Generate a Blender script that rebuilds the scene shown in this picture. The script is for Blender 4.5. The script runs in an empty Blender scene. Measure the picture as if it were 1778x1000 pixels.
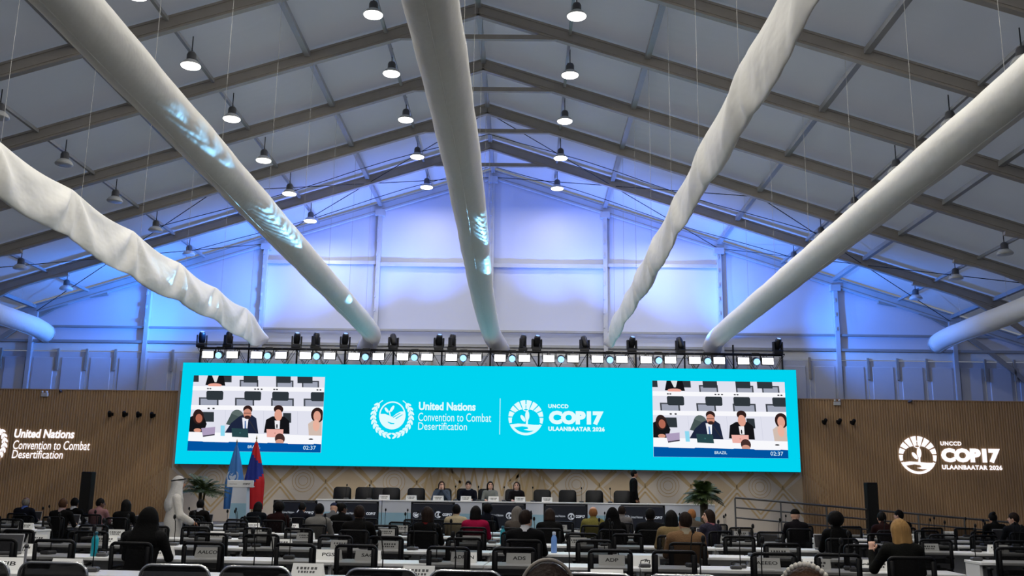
import bpy, math, random
import numpy as np
from mathutils import Vector, Matrix
random.seed(7); np.random.seed(7)
scene = bpy.context.scene
COL = scene.collection
PI = math.pi

# ------------------------------------------------------------------ camera, world, exposure
EYE = 1.5
FPX, YAW, PITCH, ROLL = 1681.9, -0.0135, 0.2118, 0.0139
def cam_axes():
    cy, sy, cp, sp = math.cos(YAW), math.sin(YAW), math.cos(PITCH), math.sin(PITCH)
    f = Vector((sy*cp, cy*cp, sp)); r = Vector((cy, -sy, 0)); u = r.cross(f)
    c, s = math.cos(ROLL), math.sin(ROLL)
    return r*c+u*s, u*c-r*s, f
CR, CU, CF = cam_axes()
cam_data = bpy.data.cameras.new('camera'); cam = bpy.data.objects.new('camera', cam_data); COL.objects.link(cam)
M = Matrix((( CR.x, CU.x, -CF.x, 0), (CR.y, CU.y, -CF.y, 0), (CR.z, CU.z, -CF.z, EYE), (0, 0, 0, 1)))
cam.matrix_world = M
cam_data.sensor_width = 36; cam_data.lens = FPX/1778*36; cam_data.clip_start = .05; cam_data.clip_end = 300
scene.camera = cam
def ray(x, y): return CF + CR*((x-889)/FPX) - CU*((y-500)/FPX)
def at(x, y, Y):
    d = ray(x, y); s = Y/d.y; return Vector((d.x*s, Y, EYE+d.z*s))

world = bpy.data.worlds.new('world'); scene.world = world; world.use_nodes = True
bg = world.node_tree.nodes['Background']; bg.inputs[0].default_value = (.75, .82, 1, 1); bg.inputs[1].default_value = WORLD_S = .24
scene.view_settings.view_transform = 'Standard'; scene.view_settings.look = 'None'
scene.view_settings.gamma = 1; scene.view_settings.use_curve_mapping = False
scene.view_settings.exposure = 0.0
LAMP_W = 55.0      # each lit pendant
BLUE_W = 15.0      # each upward stage wash light
FACE_W = 4.0        # each white truss panel

# ------------------------------------------------------------------ materials
def lin(c):
    c = c/255
    return c/12.92 if c <= .04045 else ((c+.055)/1.055)**2.4
def srgb(r, g, b): return (lin(r), lin(g), lin(b), 1)
MATS = {}
def mat(name, col, rough=.6, metal=0, noise=0, scale=6, bump=0, bscale=40, stretch=(1, 1, 1), spec=.5):
    """principled material; noise = colour variation, bump = fine relief"""
    if name in MATS: return MATS[name]
    m = bpy.data.materials.new(name); m.use_nodes = True; nt = m.node_tree; b = nt.nodes['Principled BSDF']
    b.inputs['Base Color'].default_value = col; b.inputs['Roughness'].default_value = rough
    b.inputs['Metallic'].default_value = metal; b.inputs['Specular IOR Level'].default_value = spec
    if noise or bump:
        tc = nt.nodes.new('ShaderNodeTexCoord'); mp = nt.nodes.new('ShaderNodeMapping'); mp.inputs['Scale'].default_value = stretch
        nt.links.new(tc.outputs['Object'], mp.inputs[0])
    if noise:
        n = nt.nodes.new('ShaderNodeTexNoise'); n.inputs['Scale'].default_value = scale; n.inputs['Detail'].default_value = 4
        nt.links.new(mp.outputs[0], n.inputs['Vector'])
        mx = nt.nodes.new('ShaderNodeMix'); mx.data_type = 'RGBA'
        mx.inputs[6].default_value = tuple(c*(1-noise) for c in col[:3])+(1,); mx.inputs[7].default_value = tuple(min(1, c*(1+noise)) for c in col[:3])+(1,)
        nt.links.new(n.outputs['Fac'], mx.inputs[0]); nt.links.new(mx.outputs[2], b.inputs['Base Color'])
    if bump:
        n2 = nt.nodes.new('ShaderNodeTexNoise'); n2.inputs['Scale'].default_value = bscale; n2.inputs['Detail'].default_value = 3
        nt.links.new(mp.outputs[0], n2.inputs['Vector'])
        bp = nt.nodes.new('ShaderNodeBump'); bp.inputs['Strength'].default_value = bump; bp.inputs['Distance'].default_value = .05
        nt.links.new(n2.outputs['Fac'], bp.inputs['Height']); nt.links.new(bp.outputs[0], b.inputs['Normal'])
    MATS[name] = m; return m
def emit(name, col, s=1.0):
    if name in MATS: return MATS[name]
    m = bpy.data.materials.new(name); m.use_nodes = True; nt = m.node_tree
    for n in list(nt.nodes): nt.nodes.remove(n)
    e = nt.nodes.new('ShaderNodeEmission'); e.inputs[0].default_value = col; e.inputs[1].default_value = s
    o = nt.nodes.new('ShaderNodeOutputMaterial'); nt.links.new(e.outputs[0], o.inputs[0])
    MATS[name] = m; return m
def fabric(name, col, trans, bump=.3, bscale=2.0, stretch=(1, 1, 1)):
    """white PVC or cloth that lets some light through"""
    if name in MATS: return MATS[name]
    m = bpy.data.materials.new(name); m.use_nodes = True; nt = m.node_tree
    b = nt.nodes['Principled BSDF']; b.inputs['Base Color'].default_value = col; b.inputs['Roughness'].default_value = .55
    t = nt.nodes.new('ShaderNodeBsdfTranslucent'); t.inputs[0].default_value = col
    mx = nt.nodes.new('ShaderNodeMixShader'); mx.inputs[0].default_value = trans
    tc = nt.nodes.new('ShaderNodeTexCoord'); mp = nt.nodes.new('ShaderNodeMapping'); mp.inputs['Scale'].default_value = stretch
    n2 = nt.nodes.new('ShaderNodeTexNoise'); n2.inputs['Scale'].default_value = bscale; n2.inputs['Detail'].default_value = 2
    bp = nt.nodes.new('ShaderNodeBump'); bp.inputs['Strength'].default_value = bump; bp.inputs['Distance'].default_value = .12
    nt.links.new(tc.outputs['Object'], mp.inputs[0]); nt.links.new(mp.outputs[0], n2.inputs['Vector'])
    nt.links.new(n2.outputs['Fac'], bp.inputs['Height']); nt.links.new(bp.outputs[0], b.inputs['Normal'])
    nt.links.new(b.outputs[0], mx.inputs[1]); nt.links.new(t.outputs[0], mx.inputs[2])
    nt.links.new(mx.outputs[0], nt.nodes['Material Output'].inputs[0])
    MATS[name] = m; return m
def seethrough(name, col, amount):
    """woven mesh: part of the light passes straight through the holes"""
    if name in MATS: return MATS[name]
    m = bpy.data.materials.new(name); m.use_nodes = True; nt = m.node_tree
    b = nt.nodes['Principled BSDF']; b.inputs['Base Color'].default_value = col; b.inputs['Roughness'].default_value = .9; b.inputs['Specular IOR Level'].default_value = .1
    t = nt.nodes.new('ShaderNodeBsdfTransparent'); mx = nt.nodes.new('ShaderNodeMixShader'); mx.inputs[0].default_value = amount
    nt.links.new(b.outputs[0], mx.inputs[1]); nt.links.new(t.outputs[0], mx.inputs[2]); nt.links.new(mx.outputs[0], nt.nodes['Material Output'].inputs[0])
    MATS[name] = m; return m

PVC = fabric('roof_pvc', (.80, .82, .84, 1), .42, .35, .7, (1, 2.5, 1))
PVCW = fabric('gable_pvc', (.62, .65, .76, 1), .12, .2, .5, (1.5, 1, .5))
DUCT = fabric('duct_fabric', (.80, .79, .75, 1), .10, .12, 5)
LIMP = fabric('limp_duct_fabric', (.84, .83, .79, 1), .12, .25, 3, (1, .6, 1))
ALU = mat('aluminium_beam', (.36, .33, .29, 1), .5, .35, .12, 3)
ALUP = mat('aluminium_purlin', (.36, .37, .38, 1), .45, .4, .1, 4)
POST = mat('aluminium_post', (.50, .52, .56, 1), .45, .3, .08, 3)
PANEL = mat('hard_wall_panel', (.50, .52, .58, 1), .5, 0, .06, 2)
STRIP = mat('pale_cornice', (.72, .72, .70, 1), .5, 0, .05, 3)
WOOD = mat('wood_slats', srgb(184, 150, 112), .6, 0, .16, 5, .15, 30, (1, 1, .15))
BACKDROP = mat('backdrop_beige', srgb(222, 210, 196), .7, 0, .06, 3)
GOLD = mat('backdrop_gold', srgb(206, 178, 134), .7, 0, .08, 6)
TAN = mat('backdrop_tan', srgb(212, 190, 158), .7, 0, .06, 6)
CARPET = mat('grey_carpet', (.022, .022, .025, 1), .95, 0, .3, 30, .4, 200)
STAGEC = mat('stage_carpet', (.16, .15, .15, 1), .95, 0, .2, 30, .3, 200)
BLACK = mat('black_plastic', (.004, .004, .005, 1), .5, 0, .2, 20, spec=.18)
BLACKM = mat('black_metal', (.012, .012, .014, 1), .4, .3, .15, 10)
LEATHER = mat('black_leather', (.006, .006, .007, 1), .5, 0, .2, 15, .2, 60, spec=.2)
SEATF = mat('black_seat_fabric', (.005, .005, .006, 1), .95, 0, .2, 80, .3, 200, spec=.1)
MESHM = seethrough('chair_mesh', (.006, .006, .007, 1), .30)
CHROME = mat('chrome', (.75, .75, .75, 1), .18, 1, .05, 4)
WHITEL = mat('white_laminate', (.78, .78, .77, 1), .35, 0, .03, 4)
PAPER = mat('white_card', (.82, .82, .80, 1), .7, 0, .03, 10)
INK = mat('black_ink', (.02, .02, .02, 1), .7, 0, .05, 10)
GREYINK = mat('grey_ink', (.10, .10, .10, 1), .7, 0, .05, 10)
LAMPB = mat('lamp_housing', (.12, .12, .125, 1), .5, .5, .1, 10)
LAMPG = mat('lamp_shade_glass', (.55, .56, .56, 1), .3, 0, .04, 10)
LAMPON = emit('lamp_lens_lit', (1, .97, .90, 1), 7.0)
CYAN = emit('screen_cyan', srgb(0, 211, 240), 1.0)
SWHITE = emit('screen_white', srgb(225, 252, 255), 1.0)
SIGNW = emit('sign_white', (1, .96, 1, 1), 1.1)
PANELON = emit('truss_panel_lit', (1, .98, 1, 1), FACE_W)
LENSB = emit('blue_lens_lit', (.25, .55, 1, 1), 2.2)
LEAFM = mat('palm_leaf', srgb(58, 74, 34), .5, 0, .35, 12)
TRUNK = mat('palm_trunk', srgb(82, 70, 48), .8, 0, .3, 14, .5, 40)
TEAL = mat('teal_bottle', srgb(10, 150, 170), .35, 0, .05, 8)
BLUEP = mat('water_bottle_blue', srgb(110, 150, 215), .15, 0, .05, 8)
GREYD = mat('dark_grey_plastic', (.05, .05, .055, 1), .5, 0, .1, 12)
SCREENOFF = mat('laptop_screen', (.02, .02, .024, 1), .25, 0, .05, 4)
SILVER = mat('silver_lid', (.42, .42, .44, 1), .35, .5, .04, 8)
HEADBLUE = mat('head_table_print_blue', srgb(150, 190, 210), .5, 0, .06, 3)
HEADPALE = mat('head_table_print_pale', srgb(205, 210, 220), .5, 0, .04, 3)

# ------------------------------------------------------------------ mesh builder
class MB:
    def __init__(s): s.v = []; s.f = []; s.m = []
    def add(s, v, f, mi=0):
        o = len(s.v); s.v += [tuple(p) for p in v]; s.f += [tuple(i+o for i in q) for q in f]; s.m += [mi]*len(f); return s
    def box(s, c, d, rz=0, mi=0, rx=0, bev=0):
        hx, hy, hz = d[0]/2, d[1]/2, d[2]/2
        if bev and min(d) > 2.2*bev:
            v = []; 
            for sx in (-1, 1):
                for sy in (-1, 1):
                    for sz in (-1, 1):
                        v += [(sx*hx, sy*(hy-bev), sz*(hz-bev)), (sx*(hx-bev), sy*hy, sz*(hz-bev)), (sx*(hx-bev), sy*(hy-bev), sz*hz)]
            def I(sx, sy, sz, k): return ((sx > 0)*4+(sy > 0)*2+(sz > 0))*3+k
            f = []
            for t in (-1, 1):
                q = [I(t, -1, -1, 0), I(t, 1, -1, 0), I(t, 1, 1, 0), I(t, -1, 1, 0)]; f.append(q if t > 0 else q[::-1])
                q = [I(-1, t, -1, 1), I(-1, t, 1, 1), I(1, t, 1, 1), I(1, t, -1, 1)]; f.append(q if t > 0 else q[::-1])
                q = [I(-1, -1, t, 2), I(1, -1, t, 2), I(1, 1, t, 2), I(-1, 1, t, 2)]; f.append(q if t > 0 else q[::-1])
            for a in (-1, 1):
                for b in (-1, 1):
                    q = [I(a, b, -1, 0), I(a, b, -1, 1), I(a, b, 1, 1), I(a, b, 1, 0)]; f.append(q if a*b > 0 else q[::-1])
                    q = [I(-1, a, b, 1), I(-1, a, b, 2), I(1, a, b, 2), I(1, a, b, 1)]; f.append(q if a*b > 0 else q[::-1])
                    q = [I(a, -1, b, 2), I(a, -1, b, 0), I(a, 1, b, 0), I(a, 1, b, 2)]; f.append(q if a*b > 0 else q[::-1])
            for a in (-1, 1):
                for b in (-1, 1):
                    for g in (-1, 1):
                        q = [I(a, b, g, 0), I(a, b, g, 1), I(a, b, g, 2)]; f.append(q if a*b*g > 0 else q[::-1])
        else:
            v = [(x, y, z) for x in (-hx, hx) for y in (-hy, hy) for z in (-hz, hz)]
            f = [(0, 1, 3, 2), (4, 6, 7, 5), (0, 4, 5, 1), (2, 3, 7, 6), (0, 2, 6, 4), (1, 5, 7, 3)]
        R = Matrix.Rotation(rz, 3, 'Z') @ Matrix.Rotation(rx, 3, 'X')
        c = Vector(c)
        return s.add([c+R@Vector(p) for p in v], f, mi)
    def bar(s, a, b, w, h, mi=0, up=(0, 0, 1)):
        a, b = Vector(a), Vector(b); d = (b-a).normalized(); side = d.cross(Vector(up))
        if side.length < 1e-4: side = d.cross(Vector((0, 1, 0)))
        side.normalize(); u = side.cross(d)
        v = [p+side*(sx*w/2)+u*(sz*h/2) for p in (a, b) for sx, sz in ((-1, -1), (1, -1), (1, 1), (-1, 1))]
        return s.add(v, [(0, 1, 2, 3), (7, 6, 5, 4), (0, 4, 5, 1), (1, 5, 6, 2), (2, 6, 7, 3), (3, 7, 4, 0)], mi)
    def tube(s, pts, r, n=8, closed=False, mi=0, caps=True):
        pts = [Vector(p) for p in pts]; N = len(pts); rs = r if isinstance(r, (list, tuple)) else [r]*N
        v = []; prev = None
        for i, p in enumerate(pts):
            if closed: d = pts[(i+1) % N]-pts[i-1]
            else: d = pts[min(i+1, N-1)]-pts[max(i-1, 0)]
            d.normalize()
            if prev is None:
                ref = Vector((0, 0, 1)) if abs(d.z) < .9 else Vector((1, 0, 0)); sd = d.cross(ref).normalized()
            else:
                sd = (prev-d*prev.dot(d)).normalized()
            prev = sd; u = d.cross(sd)
            for k in range(n):
                a = 2*PI*k/n; v.append(p+sd*(math.cos(a)*rs[i])+u*(math.sin(a)*rs[i]))
        f = []
        for i in range(N if closed else N-1):
            j = (i+1) % N
            for k in range(n): f.append((i*n+k, i*n+(k+1) % n, j*n+(k+1) % n, j*n+k))
        if caps and not closed: f.append(tuple(range(n))[::-1]); f.append(tuple((N-1)*n+k for k in range(n)))
        return s.add(v, f, mi)
    def lathe(s, prof, c=(0, 0, 0), n=16, mi=0):
        v = [(c[0]+r*math.cos(2*PI*k/n), c[1]+r*math.sin(2*PI*k/n), c[2]+z) for r, z in prof for k in range(n)]
        f = [(i*n+k, i*n+(k+1) % n, (i+1)*n+(k+1) % n, (i+1)*n+k) for i in range(len(prof)-1) for k in range(n)]
        f.append(tuple(range(n))[::-1]); f.append(tuple((len(prof)-1)*n+k for k in range(n)))
        return s.add(v, f, mi)
    def poly(s, pts, mi=0): return s.add(pts, [tuple(range(len(pts)))], mi)
    def prism(s, pts2, y0, y1, mi=0):
        """outline in x,z extruded from y0 (front) to y1"""
        n = len(pts2); v = [(x, y0, z) for x, z in pts2]+[(x, y1, z) for x, z in pts2]
        f = [tuple(range(n)), tuple(range(2*n-1, n-1, -1))]+[(i, i+n, (i+1) % n+n, (i+1) % n) for i in range(n)]
        return s.add(v, f, mi)
    def build(s, name, mats, parent=None, smooth=False, fix=True):
        me = bpy.data.meshes.new(name); me.from_pydata(s.v, [], s.f)
        for m in (mats if isinstance(mats, (list, tuple)) else [mats]): me.materials.append(m)
        if any(s.m): me.polygons.foreach_set('material_index', s.m)
        if smooth: me.polygons.foreach_set('use_smooth', [True]*len(s.f))
        me.update()
        return link(name, me, parent)
def link(name, me, parent=None):
    o = bpy.data.objects.new(name, me); COL.objects.link(o)
    if parent is not None: setpar(o, parent)
    return o
KIDS = {}
def setpar(o, parent): o.parent = parent; KIDS.setdefault(parent.name, []).append(o)
def empty(name, loc=(0, 0, 0), rz=0):
    o = bpy.data.objects.new(name, None); COL.objects.link(o); o.location = loc; o.rotation_euler = (0, 0, rz); o.empty_display_size = .1; return o
def tag(o, label=None, cat=None, group=None, kind=None):
    if label: o['label'] = label
    if cat: o['category'] = cat
    if group: o['group'] = group
    if kind: o['kind'] = kind
    return o
def kids(o): return KIDS.get(o.name, [])
def tree(o): return (o, [tree(c) for c in kids(o)])
def copy_tree(t, parent=None):
    o, ch = t; c = o.copy(); COL.objects.link(c)
    if parent is not None: setpar(c, parent)
    for q in ch: copy_tree(q, c)
    return c
def rrect(w, h, r, n=5, cx=0, cz=0):
    pts = []
    for sx, sz, a0 in ((1, 1, 0), (-1, 1, PI/2), (-1, -1, PI), (1, -1, 1.5*PI)):
        for k in range(n): a = a0+PI/2*k/(n-1); pts.append((cx+sx*(w/2-r)+r*math.cos(a), cz+sz*(h/2-r)+r*math.sin(a)))
    return pts
def ellipse(cx, cz, rx, rz, n=20, a0=0, a1=2*PI, rot=0):
    out = []
    for k in range(n):
        a = a0+(a1-a0)*k/(n if a1-a0 > 6.28 else n-1); x, z = rx*math.cos(a), rz*math.sin(a)
        out.append((cx+x*math.cos(rot)-z*math.sin(rot), cz+x*math.sin(rot)+z*math.cos(rot)))
    return out
TXT = {}
def text_mesh(body, width=None, height=None, bold=0.0, shear=0.0, space=1.0, extrude=0.0):
    """writing as a mesh in the x,z plane, lower left corner at the origin, facing -y"""
    key = (body, width, height, bold, shear, space, extrude)
    if key in TXT: return TXT[key]
    cu = bpy.data.curves.new('writing', 'FONT'); cu.body = body; cu.size = 1; cu.offset = bold; cu.shear = shear; cu.space_character = space
    cu.resolution_u = 3; cu.extrude = 0
    ob = bpy.data.objects.new('writing', cu); COL.objects.link(ob)
    dg = bpy.context.evaluated_depsgraph_get(); dg.update(); me = bpy.data.meshes.new_from_object(ob.evaluated_get(dg))
    bpy.data.objects.remove(ob); bpy.data.curves.remove(cu)
    n = len(me.vertices); co = np.zeros(n*3); me.vertices.foreach_get('co', co); co = co.reshape(-1, 3)
    lo, hi = co[:, :2].min(0), co[:, :2].max(0)
    sx = sz = 1
    if width: sx = width/(hi[0]-lo[0])
    if height: sz = height/(hi[1]-lo[1])
    if not width: sx = sz
    if not height: sz = sx
    out = np.stack([(co[:, 0]-lo[0])*sx, np.zeros(n), (co[:, 1]-lo[1])*sz], 1)
    me.vertices.foreach_set('co', out.ravel()); me.update(); TXT[key] = me; return me
def writing(name, body, loc, m, parent=None, rz=0, **kw):
    me = text_mesh(body, **kw)
    if not me.materials: me.materials.append(m)
    elif me.materials[0] != m:
        me = me.copy(); me.materials[0] = m
    o = link(name, me, parent); o.location = loc; o.rotation_euler = (0, 0, rz); return o
# ------------------------------------------------------------------ the tent
XR, D, BAY, NB = -1.178, 33.24, 3.012, 13
HALF, SLOPE, ZR = 20.0, .32, 12.84
YB = D-NB*BAY
def zr(x): return ZR-SLOPE*abs(x-XR)
floor = MB().box((XR, (D+YB)/2, -.05), (2*HALF+1, D-YB+1, .1)).build('floor', CARPET); tag(floor, kind='structure')

ceiling = empty('ceiling'); tag(ceiling, kind='structure')
# PVC sheets, one for each bay and slope, bulging a little between the frames
def sheet(side):
    mb = MB(); nu, nv = 41, 7
    for i in range(nu):
        for j in range(nv):
            x = side*HALF*i/(nu-1); t = j/(nv-1); q = math.sin(PI*t)
            sag = .10*q*(1+.5*math.sin(x*1.3+side))+.03*q*math.sin(x*3.1+t*4)
            mb.v.append((x, -BAY*t, .24-SLOPE*abs(x)+sag))
    for i in range(nu-1):
        for j in range(nv-1):
            a = i*nv+j; q = (a, a+1, a+nv+1, a+nv); mb.f.append(q if side < 0 else q[::-1]); mb.m.append(0)
    return mb
for side in (-1, 1):
    first = None
    for k in range(NB):
        if first is None: first = sheet(side).build('roof_panel', PVC, ceiling, True); o = first
        else: o = first.copy(); COL.objects.link(o)
        o.location = (XR, D-k*BAY, ZR)
raf = {}
for k in range(NB+1):
    y = D-k*BAY
    for side in (-1, 1):
        if side not in raf:
            mb = MB().bar((0, 0, 0), (side*HALF, 0, -SLOPE*HALF), .14, .32)
            mb.bar((0, 0, -.10), (side*HALF, 0, -SLOPE*HALF-.10), .18, .03); mb.bar((0, 0, .12), (side*HALF, 0, -SLOPE*HALF+.12), .18, .03)
            raf[side] = mb.build('rafter', ALU, ceiling); o = raf[side]
        else: o = raf[side].copy(); COL.objects.link(o)
        o.location = (XR, y, ZR-.02)
        if k == 0:      # gable rafters repeated in paler metal, their stronger lighting put into the colour
            o = MB().bar((0, 0, 0), (side*HALF, 0, -SLOPE*HALF), .15, .33).build('gable_rafter', POST, ceiling); o.location = (XR, y-.01, ZR-.02)
        key = ('kb', side)
        if key not in raf:
            mb = MB()
            pts = [Vector((side*(13.5+6.4*t), 0, -SLOPE*13.5-.2-(SLOPE*6.4+2.4)*t**1.7)) for t in np.linspace(0, 1, 8)]
            for a, b in zip(pts, pts[1:]): mb.bar(a, b, .12, .16)
            raf[key] = mb.build('knee_brace', ALU, ceiling); o = raf[key]
        else: o = raf[key].copy(); COL.objects.link(o)
        o.location = (XR, y, ZR)
        key = ('leg', side)
        if key not in raf: raf[key] = MB().box((side*HALF, 0, (ZR-SLOPE*HALF)/2), (.2, .16, ZR-SLOPE*HALF)).build('column', ALU, ceiling); o = raf[key]
        else: o = raf[key].copy(); COL.objects.link(o)
        o.location = (XR, y, 0)
    if k:
        if 'col' not in raf:
            raf['col'] = MB().box((0, 0, 0), (4.4, .10, .12)).build('tie_beam', ALU, ceiling); o = raf['col']
        else: o = raf['col'].copy(); COL.objects.link(o)
        o.location = (XR, y, ZR-SLOPE*2.1-.05)
pur = {}
for k in range(NB):
    for i in range(-9, 10):
        thin = i % 2 != 0; x = 2.0*i+(.18*(1 if i > 0 else -1) if thin else 0)
        if thin not in pur:
            pur[thin] = MB().box((0, -BAY/2, 0), (.07 if thin else .13, BAY-.16, .08 if thin else .12)).build('purlin', ALUP, ceiling); o = pur[thin]
        else: o = pur[thin].copy(); COL.objects.link(o)
        o.location = (XR+x, D-k*BAY, zr(XR+x)+.06)
# wind bracing wires in the bays next to the gable
for k in (0, 1):
    y0, y1 = D-k*BAY, D-(k+1)*BAY
    for i in range(-4, 4):
        xa, xb = XR+4*i, XR+4*i+4
        if (i+k) % 2: xa, xb = xb, xa
        MB().tube([(xa, y0, zr(xa)-.12), (xb, y1, zr(xb)-.12)], .013, 5).build('brace_wire', BLACKM, ceiling)
    ym = (y0+y1)/2
    MB().tube([(XR-10.4, ym, zr(XR-10.4)-.1)]+[(XR+x, ym, zr(XR+x)-.18-.05*math.cos(x)) for x in np.linspace(-9, 9, 19)]+[(XR+10.4, ym, zr(XR+10.4)-.1)], .012, 5).build('cable', BLACKM, ceiling)

# gable
wall_back = empty('wall_back'); tag(wall_back, kind='structure')
ZH0, ZH1, ZS = 4.2, 6.22, 6.58
for k in range(-5, 5):
    xa, xb = XR+4*k, XR+4*k+4
    for za, zb in ((ZS, None),):
        mb = MB(); n = 13; rows = 9
        for i in range(n):
            x = xa+(xb-xa)*i/(n-1); top = zr(x)+.1
            for j in range(rows):
                t = j/(rows-1); z = ZS+(top-ZS)*t
                mb.v.append((x, D+.10+.05*math.sin(PI*i/(n-1))*math.sin(PI*t*2.2)+.012*math.sin(x*9+k), z))
        for i in range(n-1):
            for j in range(rows-1): a = i*rows+j; mb.f.append((a, a+rows, a+rows+1, a+1)); mb.m.append(0)
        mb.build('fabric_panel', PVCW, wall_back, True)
for k in range(-5, 6):
    x = XR+4*k
    if abs(k) == 5: continue
    mb = MB().box((x, D-.02, (zr(x)-.1)/2), (.14, .18, zr(x)-.1))
    mb.build('post', POST, wall_back)
    mb = MB()
    for z in np.arange(7.3, zr(x)-.4, .5): mb.box((x-.05, D-.13, z), (.05, .05, .12))
    if len(mb.v): mb.build('rope_clips', POST, wall_back)
    if abs(k) < 5: MB().box((x, D-.05, zr(x)-.24), (.34, .22, .22)).build('post_bracket', POST, wall_back)
for k in range(-5, 5):
    xa, xb = XR+4*k+.07, XR+4*k+3.93; xm = (xa+xb)/2; w = xb-xa
    if k in (-1, 0): MB().box((xm, D+.0, 9.45), (w, .10, .14)).build('rail', POST, wall_back)
    if k in (-2, 1): MB().box((xm, D+.0, 9.5), (w, .08, .12)).build('rail', POST, wall_back)
    MB().box((xm, D+.0, 7.10), (w, .10, .07)).build('rail', ALUP, wall_back)
    MB().box((xm, D-.02, ZS), (w, .12, .09)).build('rail', ALUP, wall_back)
    MB().box((xm, D+.04, (ZH1+ZS)/2), (w, .06, ZS-ZH1-.06)).build('cornice_strip', STRIP, wall_back)
hp = None
for k in range(-5, 5):
    for j in range(4):
        x = XR+4*k+.5+j+0
        if hp is None:
            mb = MB().box((0, .05, 0), (.97, .05, ZH1-ZH0)).box((0, .01, .18), (.72, .05, 1.25), bev=.015)
            mb.box((0, .02, -.85), (.72, .04, .22)); hp = mb.build('hard_panel', PANEL, wall_back); o = hp
        else: o = hp.copy(); COL.objects.link(o)
        o.location = (x, D, (ZH0+ZH1)/2)
        if j: MB().box((XR+4*k+j, D-.02, ZH1-.28), (.07, .08, .75)).build('panel_clamp', ALU, wall_back)
MB().box((XR, D+.08, ZH0/2), (2*HALF, .06, ZH0)).build('base_wall', PANEL, wall_back)
for nm, x in (('wall_left', XR-HALF-.15), ('wall_right', XR+HALF+.15)):
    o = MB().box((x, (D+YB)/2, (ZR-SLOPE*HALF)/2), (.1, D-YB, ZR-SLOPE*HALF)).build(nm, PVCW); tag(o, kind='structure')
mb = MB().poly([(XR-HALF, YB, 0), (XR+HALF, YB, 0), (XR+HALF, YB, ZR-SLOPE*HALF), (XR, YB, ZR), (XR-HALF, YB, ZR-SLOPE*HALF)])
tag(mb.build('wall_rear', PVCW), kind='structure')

# ------------------------------------------------------------------ wood slat walls and the printed backdrop
YW = 31.6; ZW = 4.7
def slat_wall(name, x0, x1, full):
    root = empty(name); tag(root, kind='structure')
    p = .085; n = int(round((x1-x0)/p)); mb = MB()
    for i in range(n):
        x = x0+i*p; d = .012*((i*7) % 3)/2
        prof = [(x, YW), (x+.012, YW-.035+d*.3), (x+.055, YW-.035+d*.3), (x+.067, YW), (x+p, YW)]
        o = len(mb.v)
        for a, b in prof: mb.v += [(a, b, 0), (a, b, ZW)]
        for j in range(4): mb.f.append((o+2*j, o+2*j+2, o+2*j+3, o+2*j+1)); mb.m.append(0)
    sl = mb.build('slat_cladding', WOOD, root); tag(sl, kind='stuff')
    MB().box(((x0+x1)/2, YW+.06, ZW/2), (x1-x0, .1, ZW)).build('backing_board', WOOD, root)
    MB().box(((x0+x1)/2, YW+.01, ZW+.015), (x1-x0, .12, .03)).build('top_cap', WOOD, root)
    return root
slat_wall('wall_stage_left', XR-HALF+.3, -11.32, True)
slat_wall('wall_stage_right', 8.92, XR+HALF-.3, True)
ws = empty('wall_stage'); tag(ws, kind='structure')
MB().box((-1.2, YW+.05, 2.7), (20.22, .1, 5.4)).build('backdrop_board', BACKDROP, ws)
def strip(mb, a, b, w, y):
    a, b = Vector((a[0], 0, a[1])), Vector((b[0], 0, b[1])); d = (b-a).normalized(); n = Vector((-d.z, 0, d.x))*(w/2)
    q = [a-n, b-n, b+n, a+n]; mb.poly([(p.x, y, p.z) for p in q])
# big diamonds, each outlined twice, and close zigzags behind the middle of the head table
cx = -1.2
def clipz(a, b, z0=.6, z1=2.34):
    (xa, za), (xb, zb) = a, b
    def cut(x0_, z0_, x1_, z1_, zz): t = (zz-z0_)/(z1_-z0_); return (x0_+(x1_-x0_)*t, zz)
    if za > zb: (xa, za), (xb, zb) = (xb, zb), (xa, za)
    if zb <= z0 or za >= z1: return None
    A, B = (xa, za), (xb, zb)
    if za < z0: A = cut(xa, za, xb, zb, z0)
    if zb > z1: B = cut(xa, za, xb, zb, z1)
    return A, B
lines = []
for i in range(-7, 8):
    x = cx+i*1.46; 
    if abs(i) < 1: continue
    for dz in (0, .16):
        for s in (-1, 1):
            lines.append(((x-.73*s-.0, 1.86+dz*.2), (x, 2.5+dz*1.1))); lines.append(((x-.73*s, 1.86-dz), (x, 1.05-dz*1.2)))
for i in range(-5, 6):
    x = cx+i*.36
    lines.append(((x-.18, 1.5), (x, 2.34))); lines.append(((x, 2.34), (x+.18, 1.5)))
mb = MB()
for i, (a, b) in enumerate(lines):
    c = clipz(a, b)
    if c: strip(mb, c[0], c[1], .055 if i % 2 else .075, YW-.003-.0004*(i % 5))
mb.build('printed_line', GOLD, ws)
for i in range(-7, 8):
    if i == 0: continue
    x = cx+i*1.46
    if i % 2 == 0:
        for q in range(3):
            mb = MB(); r = .16+.1*q; pts = ellipse(x, 1.9, r, r, 28); pin = ellipse(x, 1.9, r-.02, r-.02, 28)
            o = [(a, YW-.006, b) for a, b in pts]+[(a, YW-.006, b) for a, b in pin]
            mb.add(o, [(k, (k+1) % 28, 28+(k+1) % 28, 28+k) for k in range(28)]); mb.build('printed_ring', GOLD, ws)
    else:
        MB().poly([(a, YW-.0015, b) for a, b in ((x-.6, 1.82), (x, 1.2), (x+.6, 1.82), (x, 2.32))]).build('printed_diamond', TAN, ws)

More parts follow.
